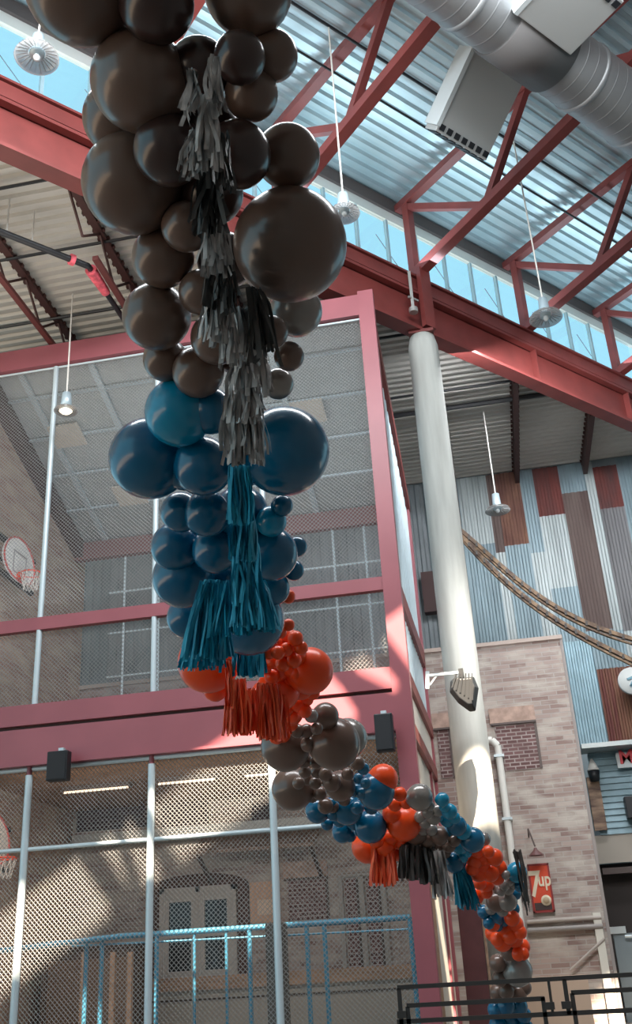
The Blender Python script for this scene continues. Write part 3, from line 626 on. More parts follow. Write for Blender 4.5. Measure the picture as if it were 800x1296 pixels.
# ------------------------------------------------------------------ pendant lamps
CLEAR = clear('acrylic', (.80, .84, .86), .22, .15)
_nt = CLEAR.node_tree; _d = _nt.nodes.new('ShaderNodeBsdfTranslucent'); _d.inputs[0].default_value = (.75, .72, .70, 1)
_x = _nt.nodes.new('ShaderNodeMixShader'); _x.inputs[0].default_value = .45
_nt.links.new(_nt.nodes['Mix Shader'].outputs[0], _x.inputs[1]); _nt.links.new(_d.outputs[0], _x.inputs[2]); _nt.links.new(_x.outputs[0], _nt.nodes['Material Output'].inputs[0])
def pendant(x, y, rpx, xt, yt, Z, lab, glow=0):
    top = aZ(xt, yt, Z); d0 = ray(x, y); s = math.hypot(top[0], top[1]) / math.hypot(d0[0], d0[1])
    p = EYE + d0 * s; p = np.array([top[0], top[1], p[2]]); dep = (R @ (p - EYE))[2]; r = rpx * dep / F_PX
    t = thing('pendant_lamp', tuple(p), lab, 'lamp', 'round pendant lamps on long rods')
    MB().tube(p + [0, 0, .55 * r + .3], (top[0], top[1], Z), .018, 6).build('rod', WTRIM, t)
    m = MB(); m.lathe(p, [(0, .3 + .6 * r), (.10, .28 + .6 * r), (.12, .5 * r), (.34 * r, .42 * r), (.34 * r, .1 * r), (0, .1 * r)], 20); m.build('ballast_housing', mat('housing_pale_blue', (.45, .56, .62), .4, .3), t)
    m = MB(); m.lathe(p, [(.36 * r, .3 * r), (.65 * r, .26 * r), (.9 * r, .14 * r), (r, -.05 * r), (.985 * r, -.07 * r), (.88 * r, .1 * r), (.6 * r, .2 * r), (.36 * r, .24 * r)], 36)
    for i in range(24):
        a_ = 2 * math.pi * i / 24; c_, s_ = math.cos(a_), math.sin(a_)
        m.bar(p + np.array([.4 * r * c_, .4 * r * s_, .22 * r]), p + np.array([.93 * r * c_, .93 * r * s_, .08 * r]), .015, .03)
    m.build('reflector', CLEAR, t)
    g = mat('bulb_glow', (1, .8, .6), .4, emit=((1, .82, .62), 4)) if glow else mat('bulb_off', (.75, .78, .8), .3)
    gr = 3.2 if glow else 1.0; m = MB(); m.lathe(p, [(0, -.22 * r), (.12 * r * gr, -.18 * r), (.17 * r * gr, -.03 * r), (.1 * r * gr, .12 * r)], 16); m.build('bulb', g, t)
pendant(437, 270, 20, 416, 35, 19.5, 'clear ribbed pendant lamp before the high windows, just right of the biggest balloon')
pendant(687, 403, 21, 650, 178, 19.5, 'clear pendant lamp in front of the high windows right of the column')
pendant(629, 646, 16, 612, 521, 15.8, 'small white pendant lamp hanging before the rusty metal wall')
pendant(47, 72, 28, 60, -80, 19.6, 'large clear ribbed pendant lamp in the top left corner')
pendant(85, 520, 15, 92, 372, 15.9, 'glowing pendant lamp behind the mesh at upper left', 1)

# ------------------------------------------------------------------ red square post by the column
a, b = aY(584, 1200, 18.9), aY(613, 1200, 18.9)
t = thing('steel_post', ((a[0] + b[0]) / 2, 19.1, 0), 'dark red square steel post right below the garland, left of its lower end', 'post')
zt_ = aY(600, 1110, 18.9)[2]
MB().box((a[0], 18.9, 0), (b[0], 19.25, zt_)).build('shaft', mat('post_dark_red', (.10, .03, .03), .5, noise=.15, nscale=3), t, bevel=.01)
MB().box((b[0] + .01, 19.0, 0), (b[0] + .05, 19.1, zt_ - .3)).build('edge_strip', TAN, t)

# white downpipe on the brick wall
p0, p1 = aY(629, 936, BY - .2), aY(655, 1130, BY - .2)
t = thing('downpipe', (p0[0], BY - .2, 0), 'slim white vertical downpipe on the pale brick wall', 'pipe')
m = MB(); m.path([(p0[0], BY - .2, 0), (p0[0], BY - .2, p0[2] - .15), (p0[0] - .12, BY - .2, p0[2]), (p0[0] - .5, BY - .2, p0[2] + .02)], .085, 12); m.build('pipe_run', mat('pipe_white', (.74, .75, .72), .4), t)
for y in (960, 1040): MB().box((p0[0] - .12, BY - .3, aY(635, y, BY)[2]), (p0[0] + .12, BY, aY(635, y, BY)[2] + .06)).build('clamp', GALV, t)

# ------------------------------------------------------------------ curved track
TY = 26.5
t = thing('curved_track', tuple(aY(700, 765, TY)), 'rusty twin-rail track curving down in front of the metal wall', 'track')
def crv(pts, n=40):
    P = [np.array(p, float) for p in pts]; ts = np.linspace(0, 1, len(P)); T = np.linspace(0, 1, n)
    c0 = np.polyfit(ts, [p[0] for p in P], 3); c1 = np.polyfit(ts, [p[1] for p in P], 3)
    return [(np.polyval(c0, k), np.polyval(c1, k)) for k in T]
RUST = mat('track_rust', (.30, .20, .12), .7, nscale=5, col2=(.08, .05, .04))
r1 = crv([(584, 672), (620, 704), (660, 738), (700, 765), (750, 792), (815, 813)])
r2 = crv([(584, 678), (620, 717), (660, 752), (700, 781), (750, 811), (815, 843)])
for rr in (r1, r2):
    m = MB(); Pn = [aY(x, y, TY) for x, y in rr]
    for a, b in zip(Pn, Pn[1:]): m.bar(a, b, .16, .1); m.bar(a + np.array([0, 0, -.14]), b + np.array([0, 0, -.14]), .1, .05)
    m.build('rail', RUST, t)
    for a in Pn[::2]: MB().box(a - np.array([.03, .1, .1]), a + np.array([.03, .1, .02])).build('rail_tie', FRAMEB, t)
MB().tube(aY(584, 675, TY), aY(584, 675, TY) + np.array([0, 0, 7.2 if False else LZ - aY(584, 675, TY)[2] - .1]), .04, 6).build('hanger_rod', FRAMEB, t)

# dark box between cage and column
a, b = aY(533, 727, 29.7), aY(550, 776, 29.7)
MB().box((a[0], 29.5, b[2]), (b[0] + .3, 29.85, a[2])).build('wall_box', mat('dark_brown_box', (.06, .03, .03), .7), label='dark brown box on the metal wall between cage and column', cat='box')

# ------------------------------------------------------------------ wall signs on brick
def text(s_, p, size, material, parent, extr=.01, sx=1.0, shear=0, name='lettering', rotz=0, tilt=0):
    c = bpy.data.curves.new(name, 'FONT'); c.body = s_; c.size = size; c.extrude = extr; c.align_x = 'CENTER'; c.align_y = 'CENTER'; c.shear = shear; c.offset = size * .02
    c.materials.append(material); o = bpy.data.objects.new(name, c); COL.objects.link(o); o.parent = parent
    q = Vector(parent['_o']); o.location = Vector(p) - q; o.rotation_euler = (math.pi / 2, tilt, rotz); o.scale = (sx, 1, 1)
    bpy.context.view_layer.update()
    me = bpy.data.meshes.new_from_object(o.evaluated_get(bpy.context.evaluated_depsgraph_get())); e = bpy.data.objects.new(name, me); COL.objects.link(e)
    e.parent = parent; e.location = o.location; e.rotation_euler = o.rotation_euler; e.scale = o.scale; bpy.data.objects.remove(o); return e
a0, a1, c0, c1 = rectB(667, 1094, 703, 1154, .08); xc = (a0 + a1) / 2; wd = a1 - a0; hg = c1 - c0
t = thing('poster_sign', (xc, BY, c0), 'red drink sign with cream lettering on the brick wall', 'sign')
SR = mat('sign_red', (.62, .07, .03), .5, noise=.1, nscale=4); CR = mat('sign_cream', (.70, .62, .48), .5); SB = mat('sign_black', (.05, .03, .03), .6)
brd = MB().box((a0, BY - .07, c0), (a1, BY - .01, c1)).build('board', SR, t)
m = MB(); 
for b_ in ((a0, c0, a1, c0 + .04), (a0, c1 - .04, a1, c1), (a0, c0, a0 + .04, c1), (a1 - .04, c0, a1, c1)): m.box((b_[0], BY - .085, b_[1]), (b_[2], BY - .02, b_[3]))
m.build('frame', mat('sign_frame', (.25, .03, .03), .5), t)
MB().box((a0 + .05, BY - .08, c0 + .05), (a1 - .05, BY - .07, c0 + hg * .2)).build('black_band', SB, t)
text('7', (a0 + wd * .25, BY - .085, c0 + hg * .56), hg * .74, CR, brd, sx=.72)
text('up', (a0 + wd * .70, BY - .085, c0 + hg * .66), hg * .40, CR, brd, sx=.7, tilt=0)
MB().lathe((a0 + wd * .66, BY - .075, c0 + hg * .24), [(0, .03), (hg * .11, .03), (hg * .11, 0)], 24, (0, -1, 0)).build('round_badge', CR, brd)
MB().lathe((a0 + wd * .66, BY - .108, c0 + hg * .24), [(0, .005), (hg * .07, .005), (hg * .07, 0)], 20, (0, -1, 0)).build('badge_centre', mat('badge_tan', (.45, .36, .24), .6), t)
# little wall lamp above it
p = onB(678, 1078, .2); t = thing('sign_lamp', tuple(p), 'small dark gooseneck lamp above the red sign', 'lamp')
m = MB(); m.path([(p[0] - .1, BY, p[2] + .35), (p[0] - .1, BY - .3, p[2] + .5), (p[0], BY - .4, p[2] + .1)], .02, 6); m.build('arm', DTRIM, t)
MB().lathe((p[0], BY - .4, p[2] - .1), [(.17, 0), (.15, .03), (.05, .12), (.03, .17), (0, .17)], 16).build('shade', mat('lamp_shade_maroon', (.12, .05, .05), .5), t)

# pipes low on the brick wall
zz = onB(720, 1176)[2]
t = thing('wall_conduits', (onB(720, 1176)[0], BY, zz), 'two horizontal grey conduits low on the brick wall below the red sign', 'pipe')
MB().tube((onB(668, 1180)[0], BY - .1, zz + .02), (XR - .1, BY - .1, zz + .02), .06, 8).build('conduit', mat('conduit_grey', (.26, .24, .23), .5), t)
MB().tube((onB(668, 1172)[0], BY - .1, zz + .2), (XR - .1, BY - .1, zz + .2), .05, 8).build('conduit', mat('conduit_pale', (.38, .34, .31), .5), t)
MB().tube(onB(722, 1228, .12), onB(765, 1188, .12), .03, 8).build('handrail', mat('handrail_grey', (.4, .36, .33), .6), t)
MB().box((onB(752, 1172)[0], BY - .12, 0), (onB(762, 1172)[0], BY - .02, zz + .3)).build('door_jamb', WPANEL, t)

# ------------------------------------------------------------------ shop front at the right
SY = 28.0
def s_(x, y, dy=0): return aY(x, y, SY - dy)
t = thing('shop_facade', tuple(s_(780, 1000)), 'blue clapboard shop front with a flat metal awning at the right edge', 'shop front')
a, b = s_(742, 948), s_(830, 1052)
m = MB(); z0_, z1_ = b[2], a[2]
nb = 14
for i in range(nb):
    zc = z0_ + (z1_ - z0_) * i / nb; h_ = (z1_ - z0_) / nb
    m.hexa([(a[0], SY - .06, zc), (b[0] + 2, SY - .06, zc), (b[0] + 2, SY, zc), (a[0], SY, zc), (a[0], SY - .01, zc + h_), (b[0] + 2, SY - .01, zc + h_), (b[0] + 2, SY, zc + h_), (a[0], SY, zc + h_)])
m.build('clapboards', mat('clapboard_blue', (.27, .40, .46), .6, noise=.15, nscale=2), t)
c = s_(736, 944, .9); MB().box((c[0], SY - .9, c[2] - .07), (b[0] + 2, SY, c[2] + .05)).build('awning', mat('awning_metal', (.42, .47, .48), .4, .4), t)
a = s_(748, 990, .2); MB().box((a[0] - .1, SY - .2, s_(755, 1052)[2]), (a[0] + .22, SY - .05, s_(748, 985)[2])).build('corner_board', mat('corner_boards', (.42, .29, .2), .7, nscale=1.5, col2=(.10, .06, .05), stretch=(1, 1, 4)), t)
MB().box((s_(752, 1)[0] * 0 + s_(756, 1090)[0], SY - .02, s_(780, 1092)[2]), (b[0] + 2, SY, z0_)).build('beige_panel', mat('beige_board', (.42, .38, .33), .7), t)
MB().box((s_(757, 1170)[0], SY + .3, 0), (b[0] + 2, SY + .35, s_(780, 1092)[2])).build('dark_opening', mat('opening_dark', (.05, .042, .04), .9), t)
MB().box((s_(762, 1101)[0], SY - .1, s_(780, 1106)[2]), (b[0] + 2, SY + .2, s_(780, 1098)[2])).build('header', DTRIM, t)
MB().box((s_(757, 1200)[0] - .06, SY - .05, 0), (s_(757, 1200)[0] + .12, SY + .3, s_(780, 1092)[2])).build('jamb', mat('jamb_grey', (.3, .28, .26), .7), t)
a, b = s_(779, 953, .3), s_(820, 969, .3)
t = thing('shop_sign', (a[0], SY - .3, b[2]), 'pale sign board with a red letter M under the awning', 'sign')
MB().box((a[0], SY - .3, b[2]), (b[0], SY - .24, a[2])).build('board', mat('sign_board_pale', (.55, .60, .62), .5), t)
text('M', ((s_(793, 961, .3))[0], SY - .32, s_(793, 961)[2] + .0), (a[2] - b[2]) * 1.25, mat('letter_red', (.7, .05, .07), .5), t)
a = s_(797, 1020, .4); MB().box((a[0] - .1, SY - .4, a[2] - .3), (a[0] + .5, SY - .08, a[2] + .25)).build('box_speaker', BLACK, label='black box fixed to the blue clapboards', cat='box', bevel=.02)
a = s_(751, 975, .3)
t = thing('lantern', tuple(a), 'small white and black lantern at the corner of the shop front', 'lamp')
MB().lathe((a[0], SY - .3, a[2]), [(.16, 0), (.1, .15), (.03, .3), (0, .3)], 14).build('shade', WTRIM, t); MB().lathe((a[0], SY - .3, a[2] - .3), [(0, 0), (.12, .02), (.16, .28), (0, .3)], 14).build('body', BLACK, t)
# round white sign
a = aY(800, 862, 29.3); r = 15.5 * 32 / F_PX
t = thing('round_sign', tuple(a), 'round white sign cut by the right edge of the picture', 'sign')
MB().lathe((a[0], 29.3, a[2]), [(0, .08), (r * .97, .08), (r, .05), (r, -.05), (0, -.05)], 40, (0, -1, 0)).build('disc', mat('disc_white', (.72, .75, .74), .5), t)
m = MB(); m.bar((a[0] - r * .35, 29.21, a[2] + r * .1), (a[0] + r * .3, 29.21, a[2] + r * .3), .06, .06); m.bar((a[0] + r * .3, 29.21, a[2] + r * .3), (a[0] - r * .2, 29.21, a[2] - r * .4), .06, .06); m.bar((a[0] - r * .2, 29.21, a[2] - r * .4), (a[0] + r * .4, 29.21, a[2] - r * .3), .06, .06)
m.build('painted_mark', mat('mark_blue', (.2, .4, .5), .5), t)
MB().bar((a[0], 29.32, a[2]), (a[0], 29.95, a[2]), .08, .08).build('bracket', DTRIM, t)
# things before the dark opening
a = s_(776, 1165, 2)
t = thing('standing_sign', (a[0], SY - 2, 0), 'grey blue standing sign in front of the dark opening at the right edge', 'sign stand')
MB().box((a[0] - .05, SY - 2, 0), (a[0] + .45, SY - 1.9, s_(776, 1182, 2)[2])).build('board', mat('stand_grey_blue', (.20, .25, .28), .6), t)
MB().box((a[0] - .15, SY - 2.05, s_(776, 1182, 2)[2]), (a[0] + .25, SY - 1.85, s_(776, 1173, 2)[2])).build('cap', mat('stand_pale', (.5, .55, .56), .5), t)
m = MB(); m.path([(a[0] + .2, SY - 2.1, s_(776, 1186, 2)[2]), (a[0] + .5, SY - 2.1, s_(776, 1186, 2)[2]), (a[0] + .7, SY - 2.1, s_(776, 1200, 2)[2]), (a[0] + .7, SY - 2.1, 0)], .03, 6); m.build('hoop_rail', GALV, t)

# ------------------------------------------------------------------ low wall and planting bed in the lower right
MB().box((aY(655, 1245, 22)[0], 22, 0), (aY(745, 1245, 22)[0] , 22.3, aY(700, 1236, 22)[2])).build('low_wall', mat('low_wall_peach', (.55, .40, .30), .8), label='pale low wall behind the railing at lower right', cat='wall')

# ------------------------------------------------------------------ railing
RY = 12.0
def r_(x, y): return aY(x, y, RY)
t = thing('metal_railing', (r_(650, 1290)[0], RY, 0), 'dark metal railing of nested rectangles across the bottom right corner', 'railing')
def rail(x0, y0, x1, y1, th=.045, nm='rail'): 
    a, b = r_(x0, y0), r_(x1, y1); zc = (a[2] + b[2]) / 2; MB().bar((a[0], RY, zc), (b[0], RY, zc), th, th).build(nm, FRAMEB, t)
def post(x, y, y2, th=.045, nm='post'):
    a = r_(x, y); MB().bar((a[0], RY, a[2]), (a[0], RY, 0 if y2 is None else r_(x, y2)[2]), th, th).build(nm, FRAMEB, t)
rail(503, 1251.5, 830, 1230); rail(515, 1274, 689, 1262.5); rail(503, 1297, 830, 1273); rail(723, 1257, 830, 1250)
post(505, 1251, None); post(516, 1274, 1297); post(687, 1262, None); post(724, 1257, None); post(694, 1240, 1284, .03, 'picket'); post(714, 1239, 1284, .045, 'picket')
for x, y in ((509, 1284), (696, 1273), (717, 1272)): 
    p = r_(x, y); MB().box(p - np.array([.05, .04, .035]), p + np.array([.05, .04, .035])).build('connector_block', FRAMEB, t)

# ------------------------------------------------------------------ balloons
def balloon_mesh(name, material):
    m = MB(); prof = []
    n = 22
    for i in range(n + 1):
        a_ = math.pi * i / n; r = math.sin(a_); zz = -math.cos(a_)
        if zz < 0: zz *= 1.0 + .12 * (1 - r); r *= 1 - .05 * (-zz) ** 2
        prof.append((max(r, .0), zz))
    prof[0] = (.05, -1.12)
    prof = [(0, -1.2), (.075, -1.2), (.03, -1.15), (.035, -1.13)] + prof[1:]
    m.lathe((0, 0, 0), prof, 36)
    me = bpy.data.meshes.new(name); me.from_pydata(m.v, [], m.f); me.polygons.foreach_set('use_smooth', [True] * len(m.f)); me.materials.append(material); me.update()
    return me
def bmat(name, c, rough, metal=0, coat=.5, trans=0):
    m = mat(name, c, rough, metal, coat=coat); b = m.node_tree.nodes['Principled BSDF']
    b.inputs['Coat Roughness'].default_value = .12; b.inputs['Sheen Weight'].default_value = 0
    if trans:
        nt = m.node_tree; tr = nt.nodes.new('ShaderNodeBsdfTranslucent'); tr.inputs[0].default_value = (*c, 1)
        x = nt.nodes.new('ShaderNodeMixShader'); x.inputs[0].default_value = trans
        nt.links.new(b.outputs[0], x.inputs[1]); nt.links.new(tr.outputs[0], x.inputs[2]); nt.links.new(x.outputs[0], nt.nodes['Material Output'].inputs[0])
    return m
BM = {'t': bmat('latex_taupe', (.155, .092, .07), .3, .05, coat=.4), 'b': bmat('latex_blue', (.0, .115, .235), .25), 'c': bmat('latex_bright_blue', (.0, .26, .45), .25),
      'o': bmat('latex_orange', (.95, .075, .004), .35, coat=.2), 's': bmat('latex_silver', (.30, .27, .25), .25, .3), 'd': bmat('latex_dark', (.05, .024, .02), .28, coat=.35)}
BME = {k: balloon_mesh('balloon', v) for k, v in BM.items()}
KN = [(-100, 4.5), (0, 5.0), (150, 5.25), (300, 5.6), (450, 6.1), (600, 6.7), (750, 7.6), (850, 8.6), (950, 10.0), (1050, 11.6), (1150, 13.0), (1250, 13.9), (1350, 14.6)]
def base_d(y): return float(np.interp(y, [k[0] for k in KN], [k[1] for k in KN]))
CL = [(-50, 235), (100, 240), (300, 260), (480, 285), (700, 290), (830, 320), (900, 350), (960, 395), (1020, 440), (1050, 500), (1060, 550), (1100, 600), (1150, 635), (1300, 645)]
def cen(y): return float(np.interp(y, [k[0] for k in CL], [k[1] for k in CL]))
def balloon(c, x, y, r, dz, lab, grp=None):
    D = base_d(y) + dz; p = aD(x, y, D); o = bpy.data.objects.new('balloon', BME[c]); COL.objects.link(o)
    o.location = p; rr = r * D / F_PX; o.scale = (rr, rr, rr)
    q = aD(cen(y), y + random.uniform(-10, 10), base_d(y) + .35)
    ax = (Vector(p) - Vector(q)); ax = ax.normalized() if ax.length > .02 else Vector((0, -1, 0))
    o.rotation_euler = ax.to_track_quat('Z', 'Y').to_euler(); tag(o, lab, 'balloon', grp); ALL.append(o)
NEAR = [
 ('t', 103, -18, 72, .1, 'large brown-grey balloon cut by the top edge, leftmost of the top ones'),
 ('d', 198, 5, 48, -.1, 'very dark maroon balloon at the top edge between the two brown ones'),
 ('t', 178, 103, 63, .0, 'large dark brown-grey balloon near the top left, beside the clerestory windows'),
 ('t', 152, 150, 47, .35, 'brown balloon peeping out behind two large dark ones at upper left'),
 ('t', 168, 232, 64, .15, 'large round brown-grey balloon touching the end of the red beam at left'),
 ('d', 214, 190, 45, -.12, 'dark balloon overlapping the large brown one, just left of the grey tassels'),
 ('t', 314, -12, 56, .1, 'brown balloon cut by the top edge, rightmost of the top ones'),
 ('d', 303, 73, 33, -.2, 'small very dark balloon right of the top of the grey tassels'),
 ('t', 345, 71, 32, .05, 'brown balloon with a bright rim beside the small very dark one'),
 ('t', 318, 119, 34, .0, 'dark brown balloon directly above the pink roof web member'),
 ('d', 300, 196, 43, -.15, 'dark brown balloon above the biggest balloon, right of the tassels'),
 ('t', 364, 198, 41, .15, 'paler brown balloon resting above the biggest one at right'),
 ('t', 367, 310, 72, -.1, 'biggest brown-grey balloon, right of the grey tassels'),
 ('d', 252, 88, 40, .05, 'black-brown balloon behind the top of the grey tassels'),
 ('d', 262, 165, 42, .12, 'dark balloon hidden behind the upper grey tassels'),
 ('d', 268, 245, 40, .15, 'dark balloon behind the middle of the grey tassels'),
 ('t', 206, 326, 39, .12, 'brown balloon below the large round one at left, third from the beam'),
 ('t', 236, 287, 32, .0, 'brown balloon wedged between the large round one and the tassels'),
 ('t', 198, 401, 43, .05, 'brown balloon just above the top rail of the cage at left'),
 ('t', 255, 370, 29, -.05, 'small brown balloon touching the tassels at mid height'),
 ('t', 275, 428, 34, -.08, 'brown balloon with bright crescent rim behind the tassels'),
 ('t', 209, 455, 28, .15, 'pale brown balloon in front of the cage top rail, above the blue ones'),
 ('t', 251, 471, 33, .0, 'brown balloon directly above the first blue one'),
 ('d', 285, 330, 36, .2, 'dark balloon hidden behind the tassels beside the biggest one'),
 ('s', 375, 394, 33, .3, 'pale balloon under the biggest brown one at right'),
 ('t', 344, 420, 21, -.05, 'small dark brown balloon below the biggest one, beside the tassels'),
 ('t', 366, 451, 19, .05, 'small round brown balloon standing off to the right of the tassels'),
 ('s', 352, 486, 20, .1, 'small pale balloon above the big dark blue one at right'),
 ('t', 305, 445, 32, .2, 'brown balloon hidden behind the lower grey tassels'),
 ('c', 227, 522, 44, .0, 'teal blue balloon, topmost of the blue ones at left'),
 ('b', 190, 580, 52, .1, 'large dark blue balloon, leftmost of the blue ones'),
 ('b', 266, 520, 30, -.02, 'blue balloon tucked left of the grey tassel ends'),
 ('b', 360, 571, 57, .05, 'large dark blue balloon, biggest at the right of the blue ones'),
 ('b', 233, 594, 27, .0, 'blue balloon edge beside the large leftmost dark blue one'),
 ('b', 257, 590, 38, -.1, 'blue balloon with bright left rim beside the fringe top'),
 ('b', 310, 580, 36, .3, 'dark blue balloon behind the grey tassel ends'),
 ('b', 229, 648, 26, .02, 'small blue balloon under the leftmost dark blue one'),
 ('b', 262, 650, 30, -.05, 'small blue balloon left of the bright blue fringe'),
 ('b', 223, 692, 32, .1, 'blue balloon half behind another at the left, by the white pole'),
 ('b', 232, 731, 39, .0, 'blue balloon low on the left above the flared fringe'),
 ('b', 272, 697, 29, -.08, 'blue balloon with small highlight left of the middle fringe'),
 ('b', 304, 650, 36, .25, 'blue balloon hidden behind the bright blue fringe'),
 ('c', 343, 660, 20, .05, 'teal balloon under the big dark blue one at right'),
 ('b', 357, 640, 14, .1, 'tiny dark blue balloon below the biggest blue one'),
 ('b', 342, 701, 35, -.02, 'blue balloon right of the middle of the bright blue fringe'),
 ('b', 376, 692, 13, .25, 'tiny blue balloon sticking out at right, the upper one'),
 ('b', 372, 722, 13, .3, 'tiny blue balloon sticking out at right, the lower one'),
 ('b', 345, 745, 22, .1, 'blue balloon above the orange speck at right of the fringe'),
 ('b', 300, 735, 36, .25, 'blue balloon hidden behind the lower fringe'),
 ('b', 238, 782, 27, .15, 'blue balloon left of the flared fringe, above the orange ones'),
 ('b', 316, 786, 44, -.22, 'large dark blue balloon under the flared blue fringe'),
 ('o', 264, 838, 39, .4, 'large orange balloon peeking out left below the blue fringe'),
 ('o', 273, 872, 16, .1, 'small orange balloon under the left large orange one'),
 ('o', 392, 849, 30, .15, 'large orange balloon at the right of the upper orange cluster'),
 ('o', 352, 873, 28, -.05, 'orange balloon in the middle of the upper orange cluster'),
 ('o', 365, 755, 9, .3, 'single small orange balloon high beside the blue cluster'),
 ('t', 362, 944, 32, .1, 'taupe balloon directly beneath the upper orange cluster'),
 ('t', 423, 941, 33, -.1, 'large taupe balloon in the middle garland, in front of the red corner'),
 ('s', 440, 934, 25, .25, 'grey balloon behind the large taupe one at its right'),
 ('t', 412, 906, 17, .25, 'grey balloon above the large taupe one against the sunlit beam'),
 ('s', 394, 906, 9, .0, 'small silvery balloon between orange cluster and large taupe one'),
 ('t', 371, 998, 27, .1, 'taupe balloon hanging lowest left, against the mesh'),
 ('t', 431, 995, 19, -.05, 'taupe balloon above the middle blue cluster'),
 ('b', 476, 1001, 24, -.05, 'dark blue balloon, biggest of the middle blue cluster'),
 ('b', 469, 1046, 21, -.08, 'dark blue balloon at the bottom of the middle blue cluster'),
 ('b', 434, 1053, 14, .0, 'small blue balloon low left in the middle blue cluster'),
 ('b', 402, 1026, 16, .1, 'blue balloon under the lowest taupe balloons, farthest left of its cluster'),
 ('b', 414, 1043, 8, -.02, 'tiny blue balloon below the farthest left one of the middle cluster'),
 ('b', 440, 1024, 20, .1, 'blue balloon deep inside the middle blue cluster'),
 ('o', 485, 986, 19, .2, 'orange balloon behind the biggest one of the middle blue cluster'),
 ('o', 511, 1042, 22, .0, 'large orange balloon right of the middle blue cluster'),
 ('o', 506, 1005, 9, .05, 'small orange balloon on top of the large orange one right of the blue cluster'),
 ('o', 465, 1072, 20, .25, 'orange balloon beneath the middle blue cluster'),
 ('s', 531, 1009, 17, .1, 'silver grey balloon above the small grey cluster in front of the corner post'),
 ('t', 556, 1058, 12, -.1, 'taupe balloon right above the lower grey tassel'),
 ('b', 578, 1045, 13, .0, 'blue balloon in the row leading down to the sunlit column'),
 ('b', 598, 1063, 16, -.05, 'blue balloon against the sunlit part of the column'),
 ('b', 575, 1092, 13, -.1, 'dark blue balloon above the lower blue tassel'),
 ('s', 612, 1062, 9, .3, 'small pale balloon against the sunlit column'),
 ('o', 601, 1133, 12, -.05, 'orange balloon on top of the dark red square post'),
 ('c', 654, 1104, 13, .1, 'bright blue balloon beside the red sign'),
 ('t', 628, 1141, 13, -.05, 'taupe balloon below the lower round orange bunch, left of its pair'),
 ('s', 642, 1140, 13, -.1, 'grey balloon below the lower round orange bunch, right of its pair'),
 ('b', 625, 1162, 12, .0, 'dark blue balloon under the pair of grey ones near the red post'),
 ('s', 655, 1229, 19, -.1, 'grey balloon, largest near the foot of the garland'),
 ('t', 645, 1205, 11, .0, 'small taupe balloon above the largest one at the foot of the garland'),
 ('t', 630, 1219, 11, -.02, 'small taupe balloon left of the largest one at the foot of the garland')]
for c, x, y, r, dz, lab in NEAR: balloon(c, x, y, r, dz, lab)
def cluster(c, pts, lab, grp):
    for p in pts: balloon(c, p[0], p[1], p[2], (p[3] if len(p) > 3 else random.uniform(-.15, .1)), lab, grp)
cluster('o', [(365, 791, 8), (355, 800, 8), (374, 808, 10), (350, 815, 9), (362, 822, 9), (345, 838, 9), (358, 840, 10), (372, 836, 10), (381, 820, 9), (340, 826, 9), (345, 856, 10), (376, 852, 10), (366, 860, 9), (335, 845, 9), (352, 826, 9), (368, 848, 9)],
        'small orange balloon in the upper orange cluster, above its middle balloon', 'small orange balloons, upper cluster, top')
cluster('o', [(396, 877, 9), (404, 868, 8), (378, 892, 10), (386, 900, 9), (370, 906, 10), (357, 915, 10), (368, 917, 9), (350, 932, 10), (358, 930, 10), (337, 926, 9), (345, 905, 11), (330, 900, 11), (388, 885, 9), (362, 898, 10), (343, 920, 10), (320, 915, 9), (325, 880, 10), (335, 890, 10)],
        'small orange balloon in the upper orange cluster, below its middle balloon', 'small orange balloons, upper cluster, bottom')
cluster('o', [(362, 812, 18, .2), (372, 828, 16, .2), (352, 845, 18, .2), (345, 900, 20, .1), (366, 902, 18, .1), (337, 880, 20, .1), (325, 900, 16, .1), (380, 868, 18, .15)], 'mid-sized orange balloon filling the inside of the upper orange cluster', 'orange balloons inside the upper cluster')
cluster('t', [(401, 922, 8, -.2), (390, 942, 10, -.2), (399, 950, 8, -.2), (388, 925, 9), (376, 925, 9), (385, 962, 10), (402, 976, 9), (389, 986, 8), (399, 991, 8), (412, 980, 9), (420, 990, 12, -.15), (412, 1020, 10), (421, 1021, 8), (378, 991, 8, -.2), (386, 977, 8, -.1), (453, 966, 9), (405, 1004, 9), (440, 980, 8), (400, 965, 8), (395, 1008, 8), (404, 933, 9), (436, 1012, 8)],
        'small taupe balloon among the large taupe ones in the middle of the garland', 'small taupe balloons, middle of the garland')
cluster('b', [(460, 973, 8), (454, 985, 7), (463, 991, 7, -.2), (458, 1004, 8, -.2), (463, 1010, 6, -.2), (450, 1000, 9), (447, 1040, 10), (422, 1030, 9), (430, 1038, 9), (452, 1022, 9), (418, 1018, 9), (443, 1058, 8, -.1), (470, 1022, 9)],
        'small blue balloon in the middle blue cluster', 'small blue balloons, middle cluster')
cluster('o', [(499, 1076, 14), (494, 1060, 10), (486, 1072, 15), (505, 1065, 10), (500, 1018, 9), (514, 1016, 8), (477, 1064, 10), (496, 1030, 12, .1)],
        'small orange balloon just below or behind the middle blue cluster', 'small orange balloons, middle cluster')
cluster('s', [(541, 1028, 8), (549, 1035, 9), (538, 1041, 8), (546, 1050, 8), (532, 1034, 8), (554, 1026, 8), (543, 1019, 7), (535, 1050, 8)],
        'small grey balloon bunched below the silver one before the corner post', 'small grey balloons by the corner post')
cluster('t', [(568, 1070, 9), (575, 1064, 8), (526, 1055, 14, .1), (540, 1062, 13, .1), (562, 1078, 9), (515, 1066, 11, .1), (552, 1072, 11, .05)],
        'small taupe balloon directly above the lower grey tassel', 'small taupe balloons above the lower grey tassel')
